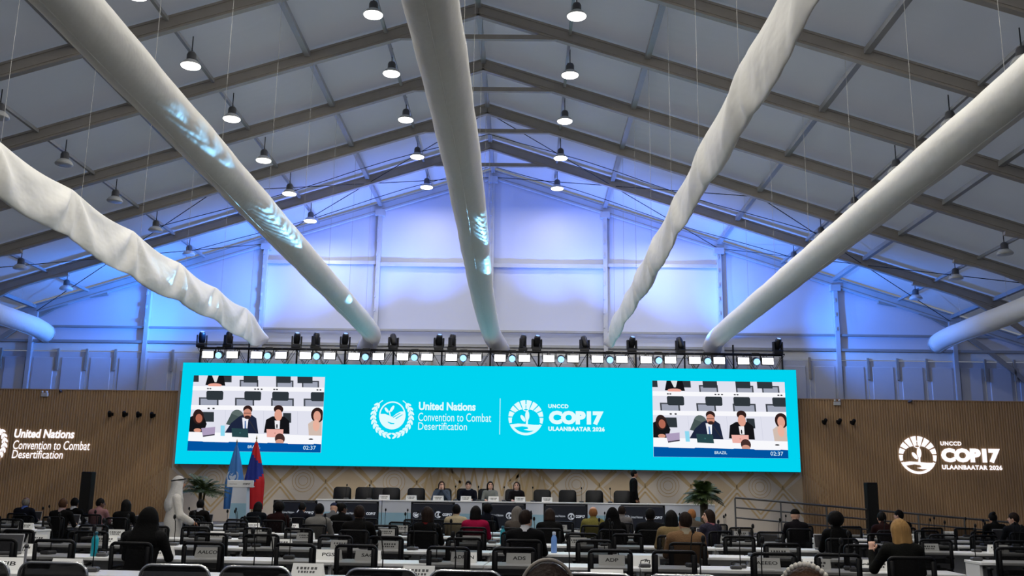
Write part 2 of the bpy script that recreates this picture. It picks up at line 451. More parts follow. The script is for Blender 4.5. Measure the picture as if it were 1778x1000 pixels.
# ------------------------------------------------------------------ stage, ramp and railing
ZST = .6
st = MB().box((-2.4, 28.65, ZST/2), (17.0, 5.9, ZST)).build('floor_stage', STAGEC); tag(st, kind='structure')
mb = MB(); xa, xb, ya, yb = 6.1, 14.0, 28.0, 30.2
mb.add([(xa, ya, 0), (xb, ya, 0), (xa, ya, ZST), (xa, yb, 0), (xb, yb, 0), (xa, yb, ZST)], [(0, 1, 2), (5, 4, 3), (0, 3, 4, 1), (2, 1, 4, 5), (0, 2, 5, 3)])
tag(mb.build('floor_ramp', STAGEC), kind='structure')
def ramp_z(x): return max(0, ZST*(xb-x)/(xb-xa))
rl = empty('ramp_railing', (6.1, 28.06, 0)); tag(rl, 'grey metal handrail sloping down beside the stage ramp', 'railing')
RAILM = mat('railing_metal', (.16, .155, .15, 1), .4, .6, .1, 8)
for j in range(7):
    x = 6.0+j*1.28; z = ramp_z(max(x, xa))
    o = MB().tube([(x-6.1, 0, z), (x-6.1, 0, z+.93)], .024, 8).build('post', RAILM, rl)
for h in (.95, .68, .40):
    MB().tube([(-.1, 0, ZST+h), (13.7-6.1, 0, ramp_z(13.7)+h)], .022 if h < .9 else .028, 8).build('rail', RAILM, rl)
# ------------------------------------------------------------------ emblems (flat marks)
def desert_emblem(bgmark=True):
    P = []
    n = 40
    ring_o, ring_i = ellipse(0, 0, .61, .64, n), ellipse(0, 0, .55, .58, n)
    for k in range(n): j = (k+1) % n; P.append(([ring_o[k], ring_o[j], ring_i[j], ring_i[k]], 0))
    arc = ellipse(0, 0, .57, .60, 22, PI*.97, PI*2.1)
    P.append((arc+[(.36, .18), (.18, .08), (.02, -.07), (-.12, -.02), (-.33, .06)], 0))
    P.append((ellipse(-.02, .30, .17, .065, 12, rot=1.05), 0)); P.append((ellipse(-.27, .24, .14, .06, 12, rot=2.2), 0))
    P.append(([(-.17, .20), (-.13, .22), (-.07, -.02), (-.12, -.02)], 0))
    if bgmark:
        P.append(([(-.2, -.28), (.0, -.35), (.12, -.36), (.1, -.40), (-.05, -.40), (-.18, -.34)], 1))
        for o in (0, .12): P.append(([(.02+o, -.08-o*.5), (.35+o*.8, .12-o*.6), (.40+o*.8, .11-o*.6), (.06+o, -.11-o*.5)], 1))
    for s in (-1, 1):
        for r, tilt in ((.80, .45), (.94, -.45)):
            for k in range(10):
                a = math.radians(262-k*13.2)
                x, z = math.cos(a)*r, math.sin(a)*r-.06
                q = ellipse(x, z, .115, .048, 10, rot=a-PI/2+tilt)
                P.append(([(px*s, pz) for px, pz in q], 0))
        for k in range(14):
            a, b = math.radians(262-k*10), math.radians(252-k*10)
            q = [(math.cos(t)*r*s, math.sin(t)*r-.06) for t, r in ((a, .85), (b, .85), (b, .89), (a, .89))]
            P.append((q, 0))
    return P
def hand_emblem():
    P = []
    cuts = [-112, -88, -66, -45, -22, 0, 22, 45, 66, 88, 112]
    def rin(d): d = abs(d); return np.interp(d, [0, 20, 45, 70, 95, 115], [.50, .50, .58, .70, .80, .86])
    for a, b in zip(cuts, cuts[1:]):
        q = []; g = 2.2
        for t in np.linspace(a+g, b-g, 5): q.append((math.sin(math.radians(t)), math.cos(math.radians(t))))
        for t in np.linspace(b-g, a+g, 5): r = rin(t); q.append((r*math.sin(math.radians(t)), r*math.cos(math.radians(t))))
        P.append((q, 0))
    q = ellipse(0, .56, .20, .20, 20); qi = ellipse(0, .56, .15, .15, 20)
    for k in range(20): j = (k+1) % 20; P.append(([q[k], q[j], qi[j], qi[k]], 0))
    o = [(math.cos(math.radians(t)), math.sin(math.radians(t))) for t in range(205, 336, 10)]
    P.append((o+[(x*.86, z*.86) for x, z in o[::-1]], 0))
    P.append(([(-.92, -.40), (-.45, -.34), (0, -.36), (.45, -.40), (.92, -.40), (.8, -.55), (.55, -.72), (.2, -.74), (-.12, -.68), (.15, -.63), (.1, -.53), (-.2, -.49), (-.6, -.55), (-.80, -.55)], 0))
    P.append(([(.0, -.38), (.12, -.38), (.13, .1), (.05, .1)], 0))
    P.append((ellipse(.08, .12, .12, .28, 16), 0)); P.append((ellipse(-.16, -.04, .22, .10, 14, rot=2.2), 0))
    return P
def emblem_obj(name, polys, c, R, mats, parent, y):
    mb = MB()
    for i, (q, mi) in enumerate(polys):
        a = sum(q[k][0]*q[(k+1) % len(q)][1]-q[(k+1) % len(q)][0]*q[k][1] for k in range(len(q)))
        if a < 0: q = q[::-1]
        mb.poly([(c[0]+x*R, y-(.004 if mi else 0)-.0001*(i % 7), c[1]+z*R) for x, z in q], mi)
    return mb.build(name, mats, parent)

# ------------------------------------------------------------------ LED screen
YS = 31.24
SX0, SX1, SZ0, SZ1 = -11.1, 8.79, 2.365, 5.62
scr = empty('led_screen', (0, 0, 0)); tag(scr, 'very wide turquoise LED screen with two video windows above the stage', 'screen')
MB().box(((SX0+SX1)/2, YS+.163, (SZ0+SZ1)/2), (SX1-SX0, .31, SZ1-SZ0)).build('cabinet', BLACK, scr)
MB().box(((SX0+SX1)/2, YS+.004, (SZ0+SZ1)/2), (SX1-SX0-.01, .008, SZ1-SZ0-.01)).build('display', CYAN, scr)
YF = YS-.006
emblem_obj('emblem', desert_emblem(), (-4.21, 3.99), .70, [SWHITE, CYAN], scr, YF)
emblem_obj('emblem', hand_emblem(), (.08, 3.97), .56, [SWHITE, CYAN], scr, YF)
def row(body, x0, yb, x1, yt, m, parent, Y, **kw):
    a, b = at(x0, yb, Y), at(x1, yt, Y)
    return writing('writing', body, (a.x, Y, a.z), m, parent, width=b.x-a.x, height=abs(b.z-a.z), **kw)
row('United Nations', 727, 712, 826, 699, SWHITE, scr, YF, bold=.035)
row('Convention to Combat', 726, 731, 853, 718, SWHITE, scr, YF)
row('Desertification', 726, 746, 811, 734, SWHITE, scr, YF)
MB().box((at(868, 724, YF).x, YF, 4.0), (.018, .003, 1.15)).build('divider', SWHITE, scr)
row('UNCCD', 952, 708.5, 987, 702, SWHITE, scr, YF, bold=.045, space=1.15)
row('COP17', 953, 737, 1048, 714, SWHITE, scr, YF, bold=.075)
row('ULAANBAATAR 2026', 952, 748, 1050, 741.5, SWHITE, scr, YF, bold=.05, space=1.1)
VID = []
def vr(c, x0, y0, x1, y1): VID.append((c, [(x0, y0), (x1, y0), (x1, y1), (x0, y1)]))
def vp(c, *p): VID.append((c, list(p)))
def ve(c, x, y, rx, ry): VID.append((c, ellipse(x, y, rx, ry, 18)))
pad, frm, fil, wht, skin, hair, blk = (47, 54, 60), (66, 70, 78), (158, 163, 180), (248, 248, 252), (222, 160, 140), (48, 30, 28), (20, 20, 24)
vr((224, 225, 238), 0, 40, 1600, 910)
for a, b in ((590, 800), (1000, 1195), (1290, 1482)): vr(frm, a, 95, b, 172); vr(fil, a+16, 110, b-16, 172)
for a, b in ((60, 130), (400, 500), (635, 795), (1000, 1165), (1240, 1410)): vr(pad, a, 40, b, 125)
vp(blk, (205, 160), (235, 40), (410, 40), (430, 165)); ve((235, 165, 150), 312, 160, 78, 22); vp((225, 228, 230), (280, 40), (355, 40), (330, 125), (310, 125))
vr(wht, 0, 172, 1600, 222)
for x in (235, 262, 765, 800, 838, 980, 1010, 1465, 1498): ve((60, 60, 66), x, 200, 12, 8)
for a, b in ((135, 355), (540, 755), (945, 1200), (1310, 1560)): vr(frm, a, 300, b, 388); vr(fil, a+18, 316, b-18, 388)
for a, b in ((218, 410), (645, 835), (958, 1145), (1390, 1570)): vp(pad, (a+12, 225), (b-12, 225), (b, 240), (b-4, 318), (b-16, 328), (a+16, 328), (a, 316), (a, 238))
vr(wht, 0, 388, 1600, 440)
for x in (245, 300): ve((60, 60, 66), x, 425, 14, 9)
for x in (430, 860, 1240): vr((205, 207, 222), x, 445, x+4, 700)
for a, b in ((170, 305), (1080, 1170)): vr(pad, a, 465, b, 575)
ve((92, 106, 104), 565, 515, 75, 80); vp((70, 84, 84), (440, 600), (500, 480), (600, 520), (520, 620))
vp(blk, (25, 695), (20, 525), (90, 500), (190, 515), (225, 600), (190, 695)); ve(hair, 130, 520, 62, 85); ve((178, 104, 84), 138, 538, 38, 50); ve((214, 150, 128), 122, 672, 42, 22)
vp((30, 38, 62), (428, 695), (500, 585), (590, 510), (640, 490), (725, 490), (780, 530), (803, 700)); vp((236, 238, 246), (622, 525), (694, 525), (680, 645), (632, 645)); vp((90, 120, 170), (650, 560), (664, 560), (668, 645), (648, 645))
ve(hair, 685, 432, 52, 46); ve((204, 140, 120), 681, 478, 46, 56); ve((60, 38, 36), 682, 520, 36, 20); vr((40, 40, 44), 640, 470, 722, 477)
vp(blk, (865, 690), (890, 545), (960, 505), (1090, 505), (1150, 555), (1152, 700)); ve(hair, 1030, 425, 54, 48); ve(skin, 1027, 490, 44, 64); vp((240, 238, 242), (986, 552), (1046, 552), (1042, 645), (992, 645)); ve((40, 40, 44), 1012, 615, 8, 26)
vp((208, 188, 176), (1368, 720), (1360, 585), (1420, 540), (1512, 535), (1520, 720)); ve(hair, 1465, 485, 72, 85); ve(skin, 1462, 500, 42, 62); ve((232, 178, 158), 1450, 600, 38, 66)
vp(wht, (0, 690), (1600, 715), (1600, 812), (0, 800))
vp((172, 156, 188), (165, 648), (322, 632), (316, 725), (185, 746)); vp((60, 55, 70), (185, 730), (316, 712), (316, 725), (185, 746))
vr((140, 216, 240), 382, 615, 428, 732); vp((40, 70, 76), (505, 642), (688, 652), (694, 746), (510, 740)); ve((60, 110, 110), 600, 695, 8, 8)
vp((50, 50, 54), (700, 560), (708, 556), (792, 690), (784, 694))
vp((236, 176, 166), (895, 650), (1085, 650), (1080, 742), (900, 738)); ve((200, 140, 130), 990, 694, 8, 8)
ve((70, 46, 44), 1045, 755, 56, 60); ve((208, 152, 134), 1042, 792, 46, 34); ve((40, 40, 44), 1392, 755, 26, 8)
vp((0, 82, 160), (0, 792), (180, 796), (190, 800), (470, 803), (480, 797), (720, 800), (900, 806), (910, 800), (1130, 806), (1140, 812), (1420, 812), (1425, 806), (1600, 810), (1600, 920), (0, 920))
def inset(x0, x1, z0, z1):
    root = empty('video_window'); setpar(root, scr)
    cols = sorted({c for c, _ in VID}); mb = MB()
    for i, (c, q) in enumerate(VID):
        pts = []
        for px, py in q:
            v = min(1, max(0, (py-50)/852)); xl = 75-65*v; xr_ = 1550-50*v; u = min(1, max(0, (px-xl)/(xr_-xl)))
            pts.append((x0+(x1-x0)*u, z1-(z1-z0)*v))
        a = sum(pts[k][0]*pts[(k+1) % len(pts)][1]-pts[(k+1) % len(pts)][0]*pts[k][1] for k in range(len(pts)))
        if a < 0: pts = pts[::-1]
        mb.poly([(x, YF-.0012*i*.5-.001, z) for x, z in pts], cols.index(c))
    mb.build('picture', [emit('video_%d_%d_%d' % c, srgb(*c), 1.0) for c in cols], root)
    w, h = x1-x0, z1-z0; yt = YF-.06
    writing('writing', 'BRAZIL', (x0+w*.453, yt, z0+h*.045), SWHITE, root, width=w*.093, height=h*.036)
    writing('writing', '02:37', (x0+w*.868, yt, z0+h*.035), SWHITE, root, width=w*.094, height=h*.05)
inset(-10.71, -6.44, 2.78, 5.20)
inset(4.145, 8.40, 2.79, 5.215)

# ------------------------------------------------------------------ lit signs on the wood walls
YG = YW-.06
sg = empty('wall_sign'); tag(sg, 'lit white convention lettering and laurel emblem on the wood slat wall', 'sign')
ec = at(-27, 768, YG); emblem_obj('emblem', desert_emblem(False), (ec.x, ec.z), .76, [SIGNW], sg, YG)
row('United Nations', 24, 760, 130, 746, SIGNW, sg, YG, bold=.035, shear=.12)
row('Convention to Combat', 22, 780, 157, 766, SIGNW, sg, YG, shear=.12, bold=.008)
row('Desertification', 20, 795.5, 110, 782, SIGNW, sg, YG, shear=.12, bold=.008)
sg2 = empty('wall_sign'); tag(sg2, 'lit white COP17 lettering with round hand emblem on the wood slat wall', 'sign')
ec = at(1593.5, 790, YG); emblem_obj('emblem', hand_emblem(), (ec.x, ec.z), .60, [SIGNW], sg2, YG)
row('UNCCD', 1633, 773.5, 1669, 766.5, SIGNW, sg2, YG, bold=.045, space=1.15)
row('COP17', 1635, 803, 1736, 779, SIGNW, sg2, YG, bold=.075)
row('ULAANBAATAR 2026', 1636, 815, 1740, 808, SIGNW, sg2, YG, bold=.05, space=1.1)

# ------------------------------------------------------------------ truss and stage lights
YT = 31.95; ZDUCT = 6.75
tr = empty('lighting_truss', (0, 0, 0)); tag(tr, 'long black lighting truss standing behind the turquoise screen', 'truss')
tx0, tx1 = -10.86, 8.60
for y in (YT-.14, YT+.14):
    for z in (5.66, 6.20): MB().tube([(tx0, y, z), (tx1, y, z)], .024, 8).build('chord', BLACKM, tr)
n = 13
for k in range(n):
    x = tx0+(tx1-tx0)*k/(n-1)
    MB().tube([(x, YT+.19, 0), (x, YT+.19, 6.55 if k % 3 else 6.34)], .03, 8).build('mast', BLACKM, tr)
mb = MB(); xs = np.linspace(tx0, tx1, 61)
for i in range(60):
    for y in (YT-.14, YT+.14): mb.tube([(xs[i], y, 5.66 if i % 2 else 6.2), (xs[i+1], y, 6.2 if i % 2 else 5.66)], .009, 5)
tag(mb.build('lacing', BLACKM, tr), kind='stuff')
# white panels and blue round lights
pw = empty('wash_panel', (0, YT-.24, 5.95)); tag(pw, 'glowing white rectangular stage light hanging under the truss', 'stage light', 'white light panels on the truss')
MB().box((0, .05, 0), (.40, .12, .26), bev=.015).build('housing', BLACKM, pw)
MB().box((0, -.018, 0), (.36, .012, .215)).build('light_face', PANELON, pw)
mb = MB(); mb.bar((-.215, .06, -.02), (-.215, .06, .2), .02, .03); mb.bar((.215, .06, -.02), (.215, .06, .2), .02, .03); mb.bar((-.215, .06, .2), (.215, .06, .2), .02, .03); mb.tube([(0, .06, .2), (0, .1, .25)], .02, 6)
mb.build('bracket', BLACKM, pw)
pl = empty('round_stage_light', (0, YT-.24, 5.95)); tag(pl, 'round stage light with a glowing blue lens under the truss', 'stage light', 'blue lights on the truss')
o = MB().lathe([(.10, -.16), (.125, -.12), (.13, .02), (.09, .12), (.03, .15)], n=20).build('housing', BLACKM, pl, True); o.rotation_euler = (-PI/2-.25, 0, 0)
ln = MB().lathe([(.105, -.175), (.06, -.19), (.0, -.195)], n=20).build('lens', LENSB, pl, True); ln.rotation_euler = (-PI/2-.25, 0, 0)
o.rotation_euler = (-PI/2+.25, 0, 0); ln.rotation_euler = (-PI/2+.25, 0, 0)
mb = MB()
for s in (-1, 1): mb.bar((s*.15, .0, -.02), (s*.15, .0, .2), .02, .05)
mb.bar((-.15, 0, .2), (.15, 0, .2), .05, .02); mb.box((0, .03, .235), (.24, .16, .06)); mb.build('yoke', BLACKM, pl)
tp, tq = tree(pw), tree(pl)
wx = [at(361+42.27*k, 617+.5*k*.96, YT-.24).x for k in range(24)]
for k, x in enumerate(wx):
    o = pw if k == 0 else copy_tree(tp); o.location.x = x
for k in range(12):
    o = pl if k == 0 else copy_tree(tq); o.location.x = (wx[2*k]+wx[2*k+1])/2
# moving heads standing on the truss
def moving_head(tilt, pan):
    r = empty('moving_head_light', (0, 0, 0)); tag(r, 'black moving head spotlight standing on top of the truss', 'stage light', 'moving heads on the truss')
    MB().box((0, 0, .05), (.30, .26, .10), bev=.015).build('base', BLACKM, r)
    mb = MB()
    for s in (-1, 1): mb.box((s*.15, 0, .25), (.05, .13, .32), bev=.012)
    mb.box((0, 0, .12), (.34, .14, .05)); y = mb.build('yoke', BLACKM, r); y.rotation_euler.z = pan
    h = MB().lathe([(.07, -.2), (.105, -.15), (.115, 0), (.105, .14), (.085, .2), (.06, .21)], n=16).build('head', BLACKM, r, True)
    h.location = (0, 0, .33); h.rotation_euler = (tilt, 0, pan)
    l = MB().lathe([(.07, .0), (.06, .008), (0, .01)], n=16).build('lens', LENSB2, h, True); l.location = (0, 0, .205)
    return r
LENSB2 = emit('moving_head_lens', (.3, .5, 1, 1), 1.5)
heads = [moving_head(a, b) for a, b in ((.5, .3), (.15, 1.2), (-.4, .5))]
MH = [(350, 0), (396, 1), (515, 0), (548, 1), (599, 0), (683, 2), (762, 0), (785, 1), (908, 1), (932, 0), (1015, 2), (1097, 0), (1181, 2), (1350, 0)]
used = set(); HEADX = []
for px, t in MH:
    x = at(px, 600, YT).x; HEADX.append(x)
    o = heads[t] if t not in used else copy_tree(tree(heads[t])); used.add(t)
    o.location = (x, YT+(-.03 if px in (785, 908) else -.01), 6.2245)
def spot(name, loc, target, power, col, size, blend=.6, r=.08, parent=None):
    l = bpy.data.lights.new(name, 'SPOT'); l.energy = power; l.color = col; l.spot_size = math.radians(size); l.spot_blend = blend; l.shadow_soft_size = r
    o = bpy.data.objects.new(name, l); COL.objects.link(o); o.location = loc
    d = Vector(target)-Vector(loc); o.rotation_euler = d.to_track_quat('-Z', 'Y').to_euler(); return o
# upward wash of the moving heads: pale violet low in the middle, deep blue on the gable rafters and the last bay of roof
for k, (px, t) in enumerate(MH):
    x = HEADX[k]; off = abs(x-XR)
    if px in (785, 908, 548): continue
    if off < 9.2: spot('head_beam', (x, YT-.25, 6.9), (x+(x-XR)*.10, D+.1, 8.6), BLUE_W*(1.1 if off < 5 else 1.1), (.26, .36, 1) if off < 5 else (.22, .38, 1), 140, 1)
    xt = x+(x-XR)*.55
    spot('head_beam', (x, YT-.45, 6.9), (xt, D-.9, zr(xt)-.3), BLUE_W*(85 if off < 5 else 95), (.12, .25, 1) if off < 5 else (.035, .23, 1), 100, 1)
# patterned narrow beams that fall on the cloth ducts
def gobo(name, src, dst, power, size, scale, col=(.22, .62, 1)):
    o = spot(name, src, dst, power, (1, 1, 1), size, .35, .02); l = o.data; l.use_nodes = True; nt = l.node_tree
    e = nt.nodes['Emission']; tc = nt.nodes.new('ShaderNodeTexCoord'); mp = nt.nodes.new('ShaderNodeMapping'); mp.inputs['Scale'].default_value = (scale, scale, scale)
    w = nt.nodes.new('ShaderNodeTexWave'); w.inputs['Scale'].default_value = 1; w.inputs['Distortion'].default_value = 9; w.inputs['Detail Scale'].default_value = 1.5
    r = nt.nodes.new('ShaderNodeValToRGB'); r.color_ramp.elements[0].position = .45; r.color_ramp.elements[0].color = (0, 0, 0, 1); r.color_ramp.elements[1].position = .85; r.color_ramp.elements[1].color = col+(1,)
    nt.links.new(tc.outputs['Normal'], mp.inputs[0]); nt.links.new(mp.outputs[0], w.inputs[0]); nt.links.new(w.outputs['Fac'], r.inputs[0]); nt.links.new(r.outputs[0], e.inputs[0])
    return o
for hx, tx, ty, pw_, sz in ((7, -5.05, 17.0, 30000, 2.6), (7, -5.05, 25.0, 6000, 2.6), (7, -5.05, 11.5, 40000, 1.2), (10, -1.08, 20.5, 14000, 3.0), (10, -1.08, 17.0, 20000, 2.4), (3, -8.75, 22.5, 9000, 3.0), (3, -8.75, 26.0, 5000, 3.0), (12, 2.85, 10.4, 42000, 2.2), (12, 2.85, 13.5, 32000, 2.0), (12, 2.85, 19.0, 14000, 2.2), (13, 6.4, 24.5, 7000, 2.6), (13, 6.4, 15.0, 36000, 1.0), (13, 6.4, 12.8, 46000, .9)):
    gobo('pattern_beam', (HEADX[hx], YT-.5, 6.62), (tx, ty, ZDUCT-.08), pw_, sz, 60)
# ------------------------------------------------------------------ pendant lamps
def pendant(lit):
    r = empty('pendant_lamp', (0, 0, 0))
    MB().tube([(0, 0, .42), (0, 0, 0.0)], .012, 6).build('rod', BLACKM, r)
    MB().lathe([(.03, .06), (.08, .03), (.10, -.02), (.10, -.13), (.12, -.15)], n=18).build('housing', LAMPB, r, True)
    MB().lathe([(.12, -.15), (.17, -.19), (.205, -.24), (.215, -.265)], n=20).build('shade', LAMPG, r, True)
    MB().lathe([(.21, -.268), (.20, -.285), (.10, -.295), (0.001, -.297)], n=20).build('lens', LAMPON if lit else LAMPG, r, True)
    return r
LIT, OFF = pendant(True), pendant(False)
tl, to = tree(LIT), tree(OFF); nl = no = 0
LROWS = {-2.19: 11.86, 2.24: 11.86, -6.08: 10.63, 6.08: 10.63, -10.1: 9.42, 10.12: 9.42, -14.1: 8.19, 14.06: 8.19}
AL = bpy.data.lights.new('lamp_light', 'AREA'); AL.shape = 'DISK'; AL.size = .36; AL.energy = LAMP_W; AL.color = (1, .95, .86)
for dx, z in LROWS.items():
    for k in range(NB):
        y = D-BAY*(k+.613); lit = abs(dx) < 7
        if not lit and y < 8: continue
        if lit: o = LIT if nl == 0 else copy_tree(tl); nl += 1
        else: o = OFF if no == 0 else copy_tree(to); no += 1
        o.location = (XR+dx, y, z+.12)
        wh = ('convention sign side' if dx < 0 else 'COP17 sign side'); rk = {2: 'innermost row', 6: 'second row from the ridge', 10: 'third row from the ridge', 14: 'outermost row'}[int(abs(dx))]
        tag(o, '%s pendant roof lamp, %s, %s' % ('lit' if lit else 'unlit', rk, wh), 'lamp', '%s pendant lamps, %s, %s' % ('lit' if lit else 'unlit', rk, wh))
        if lit:
            a = bpy.data.objects.new('lamp_light', AL); COL.objects.link(a); a.location = (XR+dx, y, z+.12-.31)

# ------------------------------------------------------------------ air ducts of white cloth
ZD = 6.75
WIREM = mat('steel_wire', (.35, .35, .35, 1), .5, .4, .05, 8)
def duct_round(x, y0, name_label, r=.31, droop=.35, dx=0, bend=0):
    root = empty('fabric_duct', (x, y0, ZD)); tag(root, name_label, 'air duct')
    mb = MB(); n = 28; st = []
    L = y0-YB-.1; N = int(L/.22)
    for i in range(N+1):
        s = L*i/N; e = math.exp(-s/.42)
        z = -droop*e; xx = dx*e+bend*math.sin(s*.25)
        rr = r*(1+.012*math.sin(s*2.1)+.008*math.sin(s*5.3+x)); st.append((Vector((xx, -s, z)), rr))
    for c, rr in st:
        for k in range(n):
            a = 2*PI*k/n; w = 1+.01*math.sin(3*a+c.y*1.7)
            mb.v.append((c.x+rr*w*math.cos(a), c.y, c.z+rr*w*math.sin(a)))
    for i in range(N):
        for k in range(n): mb.f.append((i*n+k, i*n+(k+1) % n, (i+1)*n+(k+1) % n, (i+1)*n+k)); mb.m.append(0)
    mb.f.append(tuple(range(n))[::-1]); mb.m.append(0)
    mb.build('duct_sleeve', DUCT, root, True)
    MB().tube([(c.x, c.y, c.z-rr*1.003) for c, rr in st], .008, 4).build('seam', DUCT, root)
    c, rr = st[0]
    MB().tube([(c.x+1.01*rr*math.cos(2*PI*k/24), c.y+.02, c.z+1.01*rr*math.sin(2*PI*k/24)) for k in range(24)], .018, 6, closed=True).build('end_hoop', ALUP, root, True)
    wires(root, x, y0, lambda s: .30)
    return root
def wires(root, x, y0, top):
    k = 0
    for j in range(0, NB+1):
        y = D-j*BAY
        if y > y0-.4 or y < 8: continue
        MB().tube([(0, y-y0, top(y0-y)), (0, y-y0, zr(x)-.16-ZD)], .004, 4).build('hanging_wire', WIREM, root)
def duct_limp(x, y0, label, seed, hmax=.95, fq=7.0, amp=.06):
    rnd = random.Random(seed)
    root = empty('limp_fabric_duct', (x, y0, ZD)); tag(root, label, 'air duct')
    mb = MB(); L = y0-YB-.1; N = int(L/.10); n = 36; ph = [rnd.uniform(0, 6.28) for _ in range(8)]
    def hang(s):
        t = (s/BAY+.25) % 1; return .42-.09*math.sin(PI*t)**1.2
    def fade(s): return min(1, .35+s/2.2)
    for i in range(N+1):
        s = L*i/N; f = fade(s)
        ztop = hang(s)-(1-f)*.60; H = hmax*f*(1+.05*math.sin(s*.6+ph[0])); T = .12+.04*math.sin(s*.7+ph[2])+(1-f)*.10
        w = s/BAY+.25; u = w-math.floor(w); kk = math.floor(w)
        for k in range(n):
            a = 2*PI*k/n; q = (1-math.cos(a))/2; side = math.sin(a)
            z = ztop-H*q
            # folds fan out from each hanging point
            d0, d1 = u, 1-u; ang0, ang1 = math.atan2(d0*BAY, .12+H*q), math.atan2(d1*BAY, .12+H*q)
            fan = math.sin(fq*ang0+ph[3]+kk)*math.exp(-1.6*d0)+math.sin(fq*ang1+ph[4]+kk+1)*math.exp(-1.6*d1)
            fold = (amp*fan*(4*q*(1-q))**.8+.012*fan*q)+.006*math.sin(11*s+6*q+ph[5])*q
            thick = T*side*(.45+.9*q*(1.25-q))
            mb.v.append((thick+fold, -s, z))
    for i in range(N):
        for k in range(n): mb.f.append((i*n+k, i*n+(k+1) % n, (i+1)*n+(k+1) % n, (i+1)*n+k)); mb.m.append(0)
    mb.f.append(tuple(range(n))[::-1]); mb.m.append(0)
    mb.build('limp_sleeve', LIMP, root, True)
    wires(root, x, y0, lambda s: hang(s)-.02)
    return root
duct_limp(-8.75, 32.1, 'deflated wrinkled white cloth duct hanging in folds on the convention sign side', 3)
duct_round(-5.05, 32.72, 'inflated white cloth duct between the deflated one and the middle duct', dx=-.35)
duct_round(-1.08, 32.72, 'inflated white cloth duct hanging right under the roof ridge', dx=.28, bend=-.05)
duct_limp(2.85, 32.1, 'deflated twisted white cloth duct beside the duct under the ridge', 8, .85, 5.0, .04)
duct_round(6.40, 32.72, 'inflated white cloth duct over the ramp side of the stage', droop=.2)
duct_round(-16.1, 32.0, 'inflated white cloth duct low along the eave above the convention sign', droop=.1)
duct_round(13.75, 32.0, 'inflated white cloth duct low along the eave above the COP17 sign', droop=.1)
# ------------------------------------------------------------------ surface-net bodies
def surface_net(xs, ys, zs, F):
    nx, ny, nz = F.shape; ins = F < 0
    cs = (nx-1, ny-1, nz-1); acc = np.zeros(cs+(3,)); cnt = np.zeros(cs)
    A = (xs, ys, zs)
    for ax in range(3):
        oth = [a for a in range(3) if a != ax]
        for d0 in (0, 1):
            for d1 in (0, 1):
                sl0, sl1 = [None]*3, [None]*3
                sl0[ax] = slice(0, F.shape[ax]-1); sl1[ax] = slice(1, F.shape[ax])
                for o, d in zip(oth, (d0, d1)): sl0[o] = sl1[o] = slice(d, F.shape[o]-1+d)
                f0, f1 = F[tuple(sl0)], F[tuple(sl1)]; m = (f0 < 0) != (f1 < 0)
                I = np.nonzero(m)
                if not len(I[0]): continue
                t = f0[I]/(f0[I]-f1[I])
                p = np.zeros((len(t), 3))
                p[:, ax] = A[ax][I[ax]]*(1-t)+A[ax][I[ax]+1]*t
                for o, d in zip(oth, (d0, d1)): p[:, o] = A[o][I[o]+d]
                acc[I] += p; cnt[I] += 1
    on = cnt > 0; idx = -np.ones(cs, int); idx[on] = np.arange(on.sum()); V = acc[on]/cnt[on][:, None]
    Q = []
    for ax in range(3):
        sl0, sl1 = [slice(1, -1)]*3, [slice(1, -1)]*3
        sl0[ax] = slice(0, -1); sl1[ax] = slice(1, None)
        i0, i1 = ins[tuple(sl0)], ins[tuple(sl1)]; m = i0 != i1
        b, c = [(1, 2), (2, 0), (0, 1)][ax]
        def cell(db, dc):
            s = [None]*3; s[ax] = slice(0, cs[ax])
            s[b] = slice(0, -1) if db else slice(1, None); s[c] = slice(0, -1) if dc else slice(1, None)
            return idx[tuple(s)][m]
        q = np.stack([cell(1, 1), cell(0, 1), cell(0, 0), cell(1, 0)], 1)
        fl = ~i0[m]; q[fl] = q[fl][:, ::-1]; Q.append(q)
    return V, np.concatenate(Q)
def C(a, b, ra, rb, m, k=.03, s=(1, 1, 1)): return ('c', np.array(a, float), np.array(b, float), ra, rb, m, k, np.array(s, float))
def EL(c, r, m, k=.02): return ('e', np.array(c, float), np.array(r, float), m, k)
def prim_box(p, pad):
    if p[0] == 'c':
        _, a, b, ra, rb, m, k, s = p; r = max(ra, rb)*s.max()*1.02+k+pad; return np.minimum(a, b)-r, np.maximum(a, b)+r
    return p[1]-p[2]-p[4]-pad, p[1]+p[2]+p[4]+pad
def prim_dist(p, P):
    if p[0] == 'c':
        _, a, b, ra, rb, m, k, s = p; mid = (a+b)/2; a2, b2 = mid+(a-mid)/s, mid+(b-mid)/s
        ba = b2-a2; pa = (P-mid)/s+mid-a2; L = max(ba@ba, 1e-9); t = np.clip(pa@ba/L, 0, 1)
        q = pa-t[..., None]*ba
        return (np.sqrt(np.einsum('...i,...i', q, q))-(ra+(rb-ra)*t))*s.min(), m, k
    _, c, r, m, k = p; q = (P-c)/r; l = np.sqrt(np.einsum('...i,...i', q, q)); g = np.sqrt(np.einsum('...i,...i', q/r, q/r))
    return l*(l-1)/np.maximum(g, 1e-6), m, k
def sdf_grid(prims, xs, ys, zs):
    """smooth union on a grid, each shape only evaluated in its own box"""
    d = np.full((len(xs), len(ys), len(zs)), .5)
    for p in prims:
        lo, hi = prim_box(p, .06); sl = tuple(slice(max(0, np.searchsorted(A, l)-1), np.searchsorted(A, h)+1) for A, l, h in zip((xs, ys, zs), lo, hi))
        P = np.stack(np.meshgrid(xs[sl[0]], ys[sl[1]], zs[sl[2]], indexing='ij'), -1)
        dd, m, k = prim_dist(p, P); v = d[sl]; h = np.clip(.5+.5*(v-dd)/k, 0, 1); d[sl] = v*(1-h)+dd*h-k*h*(1-h)
    return d
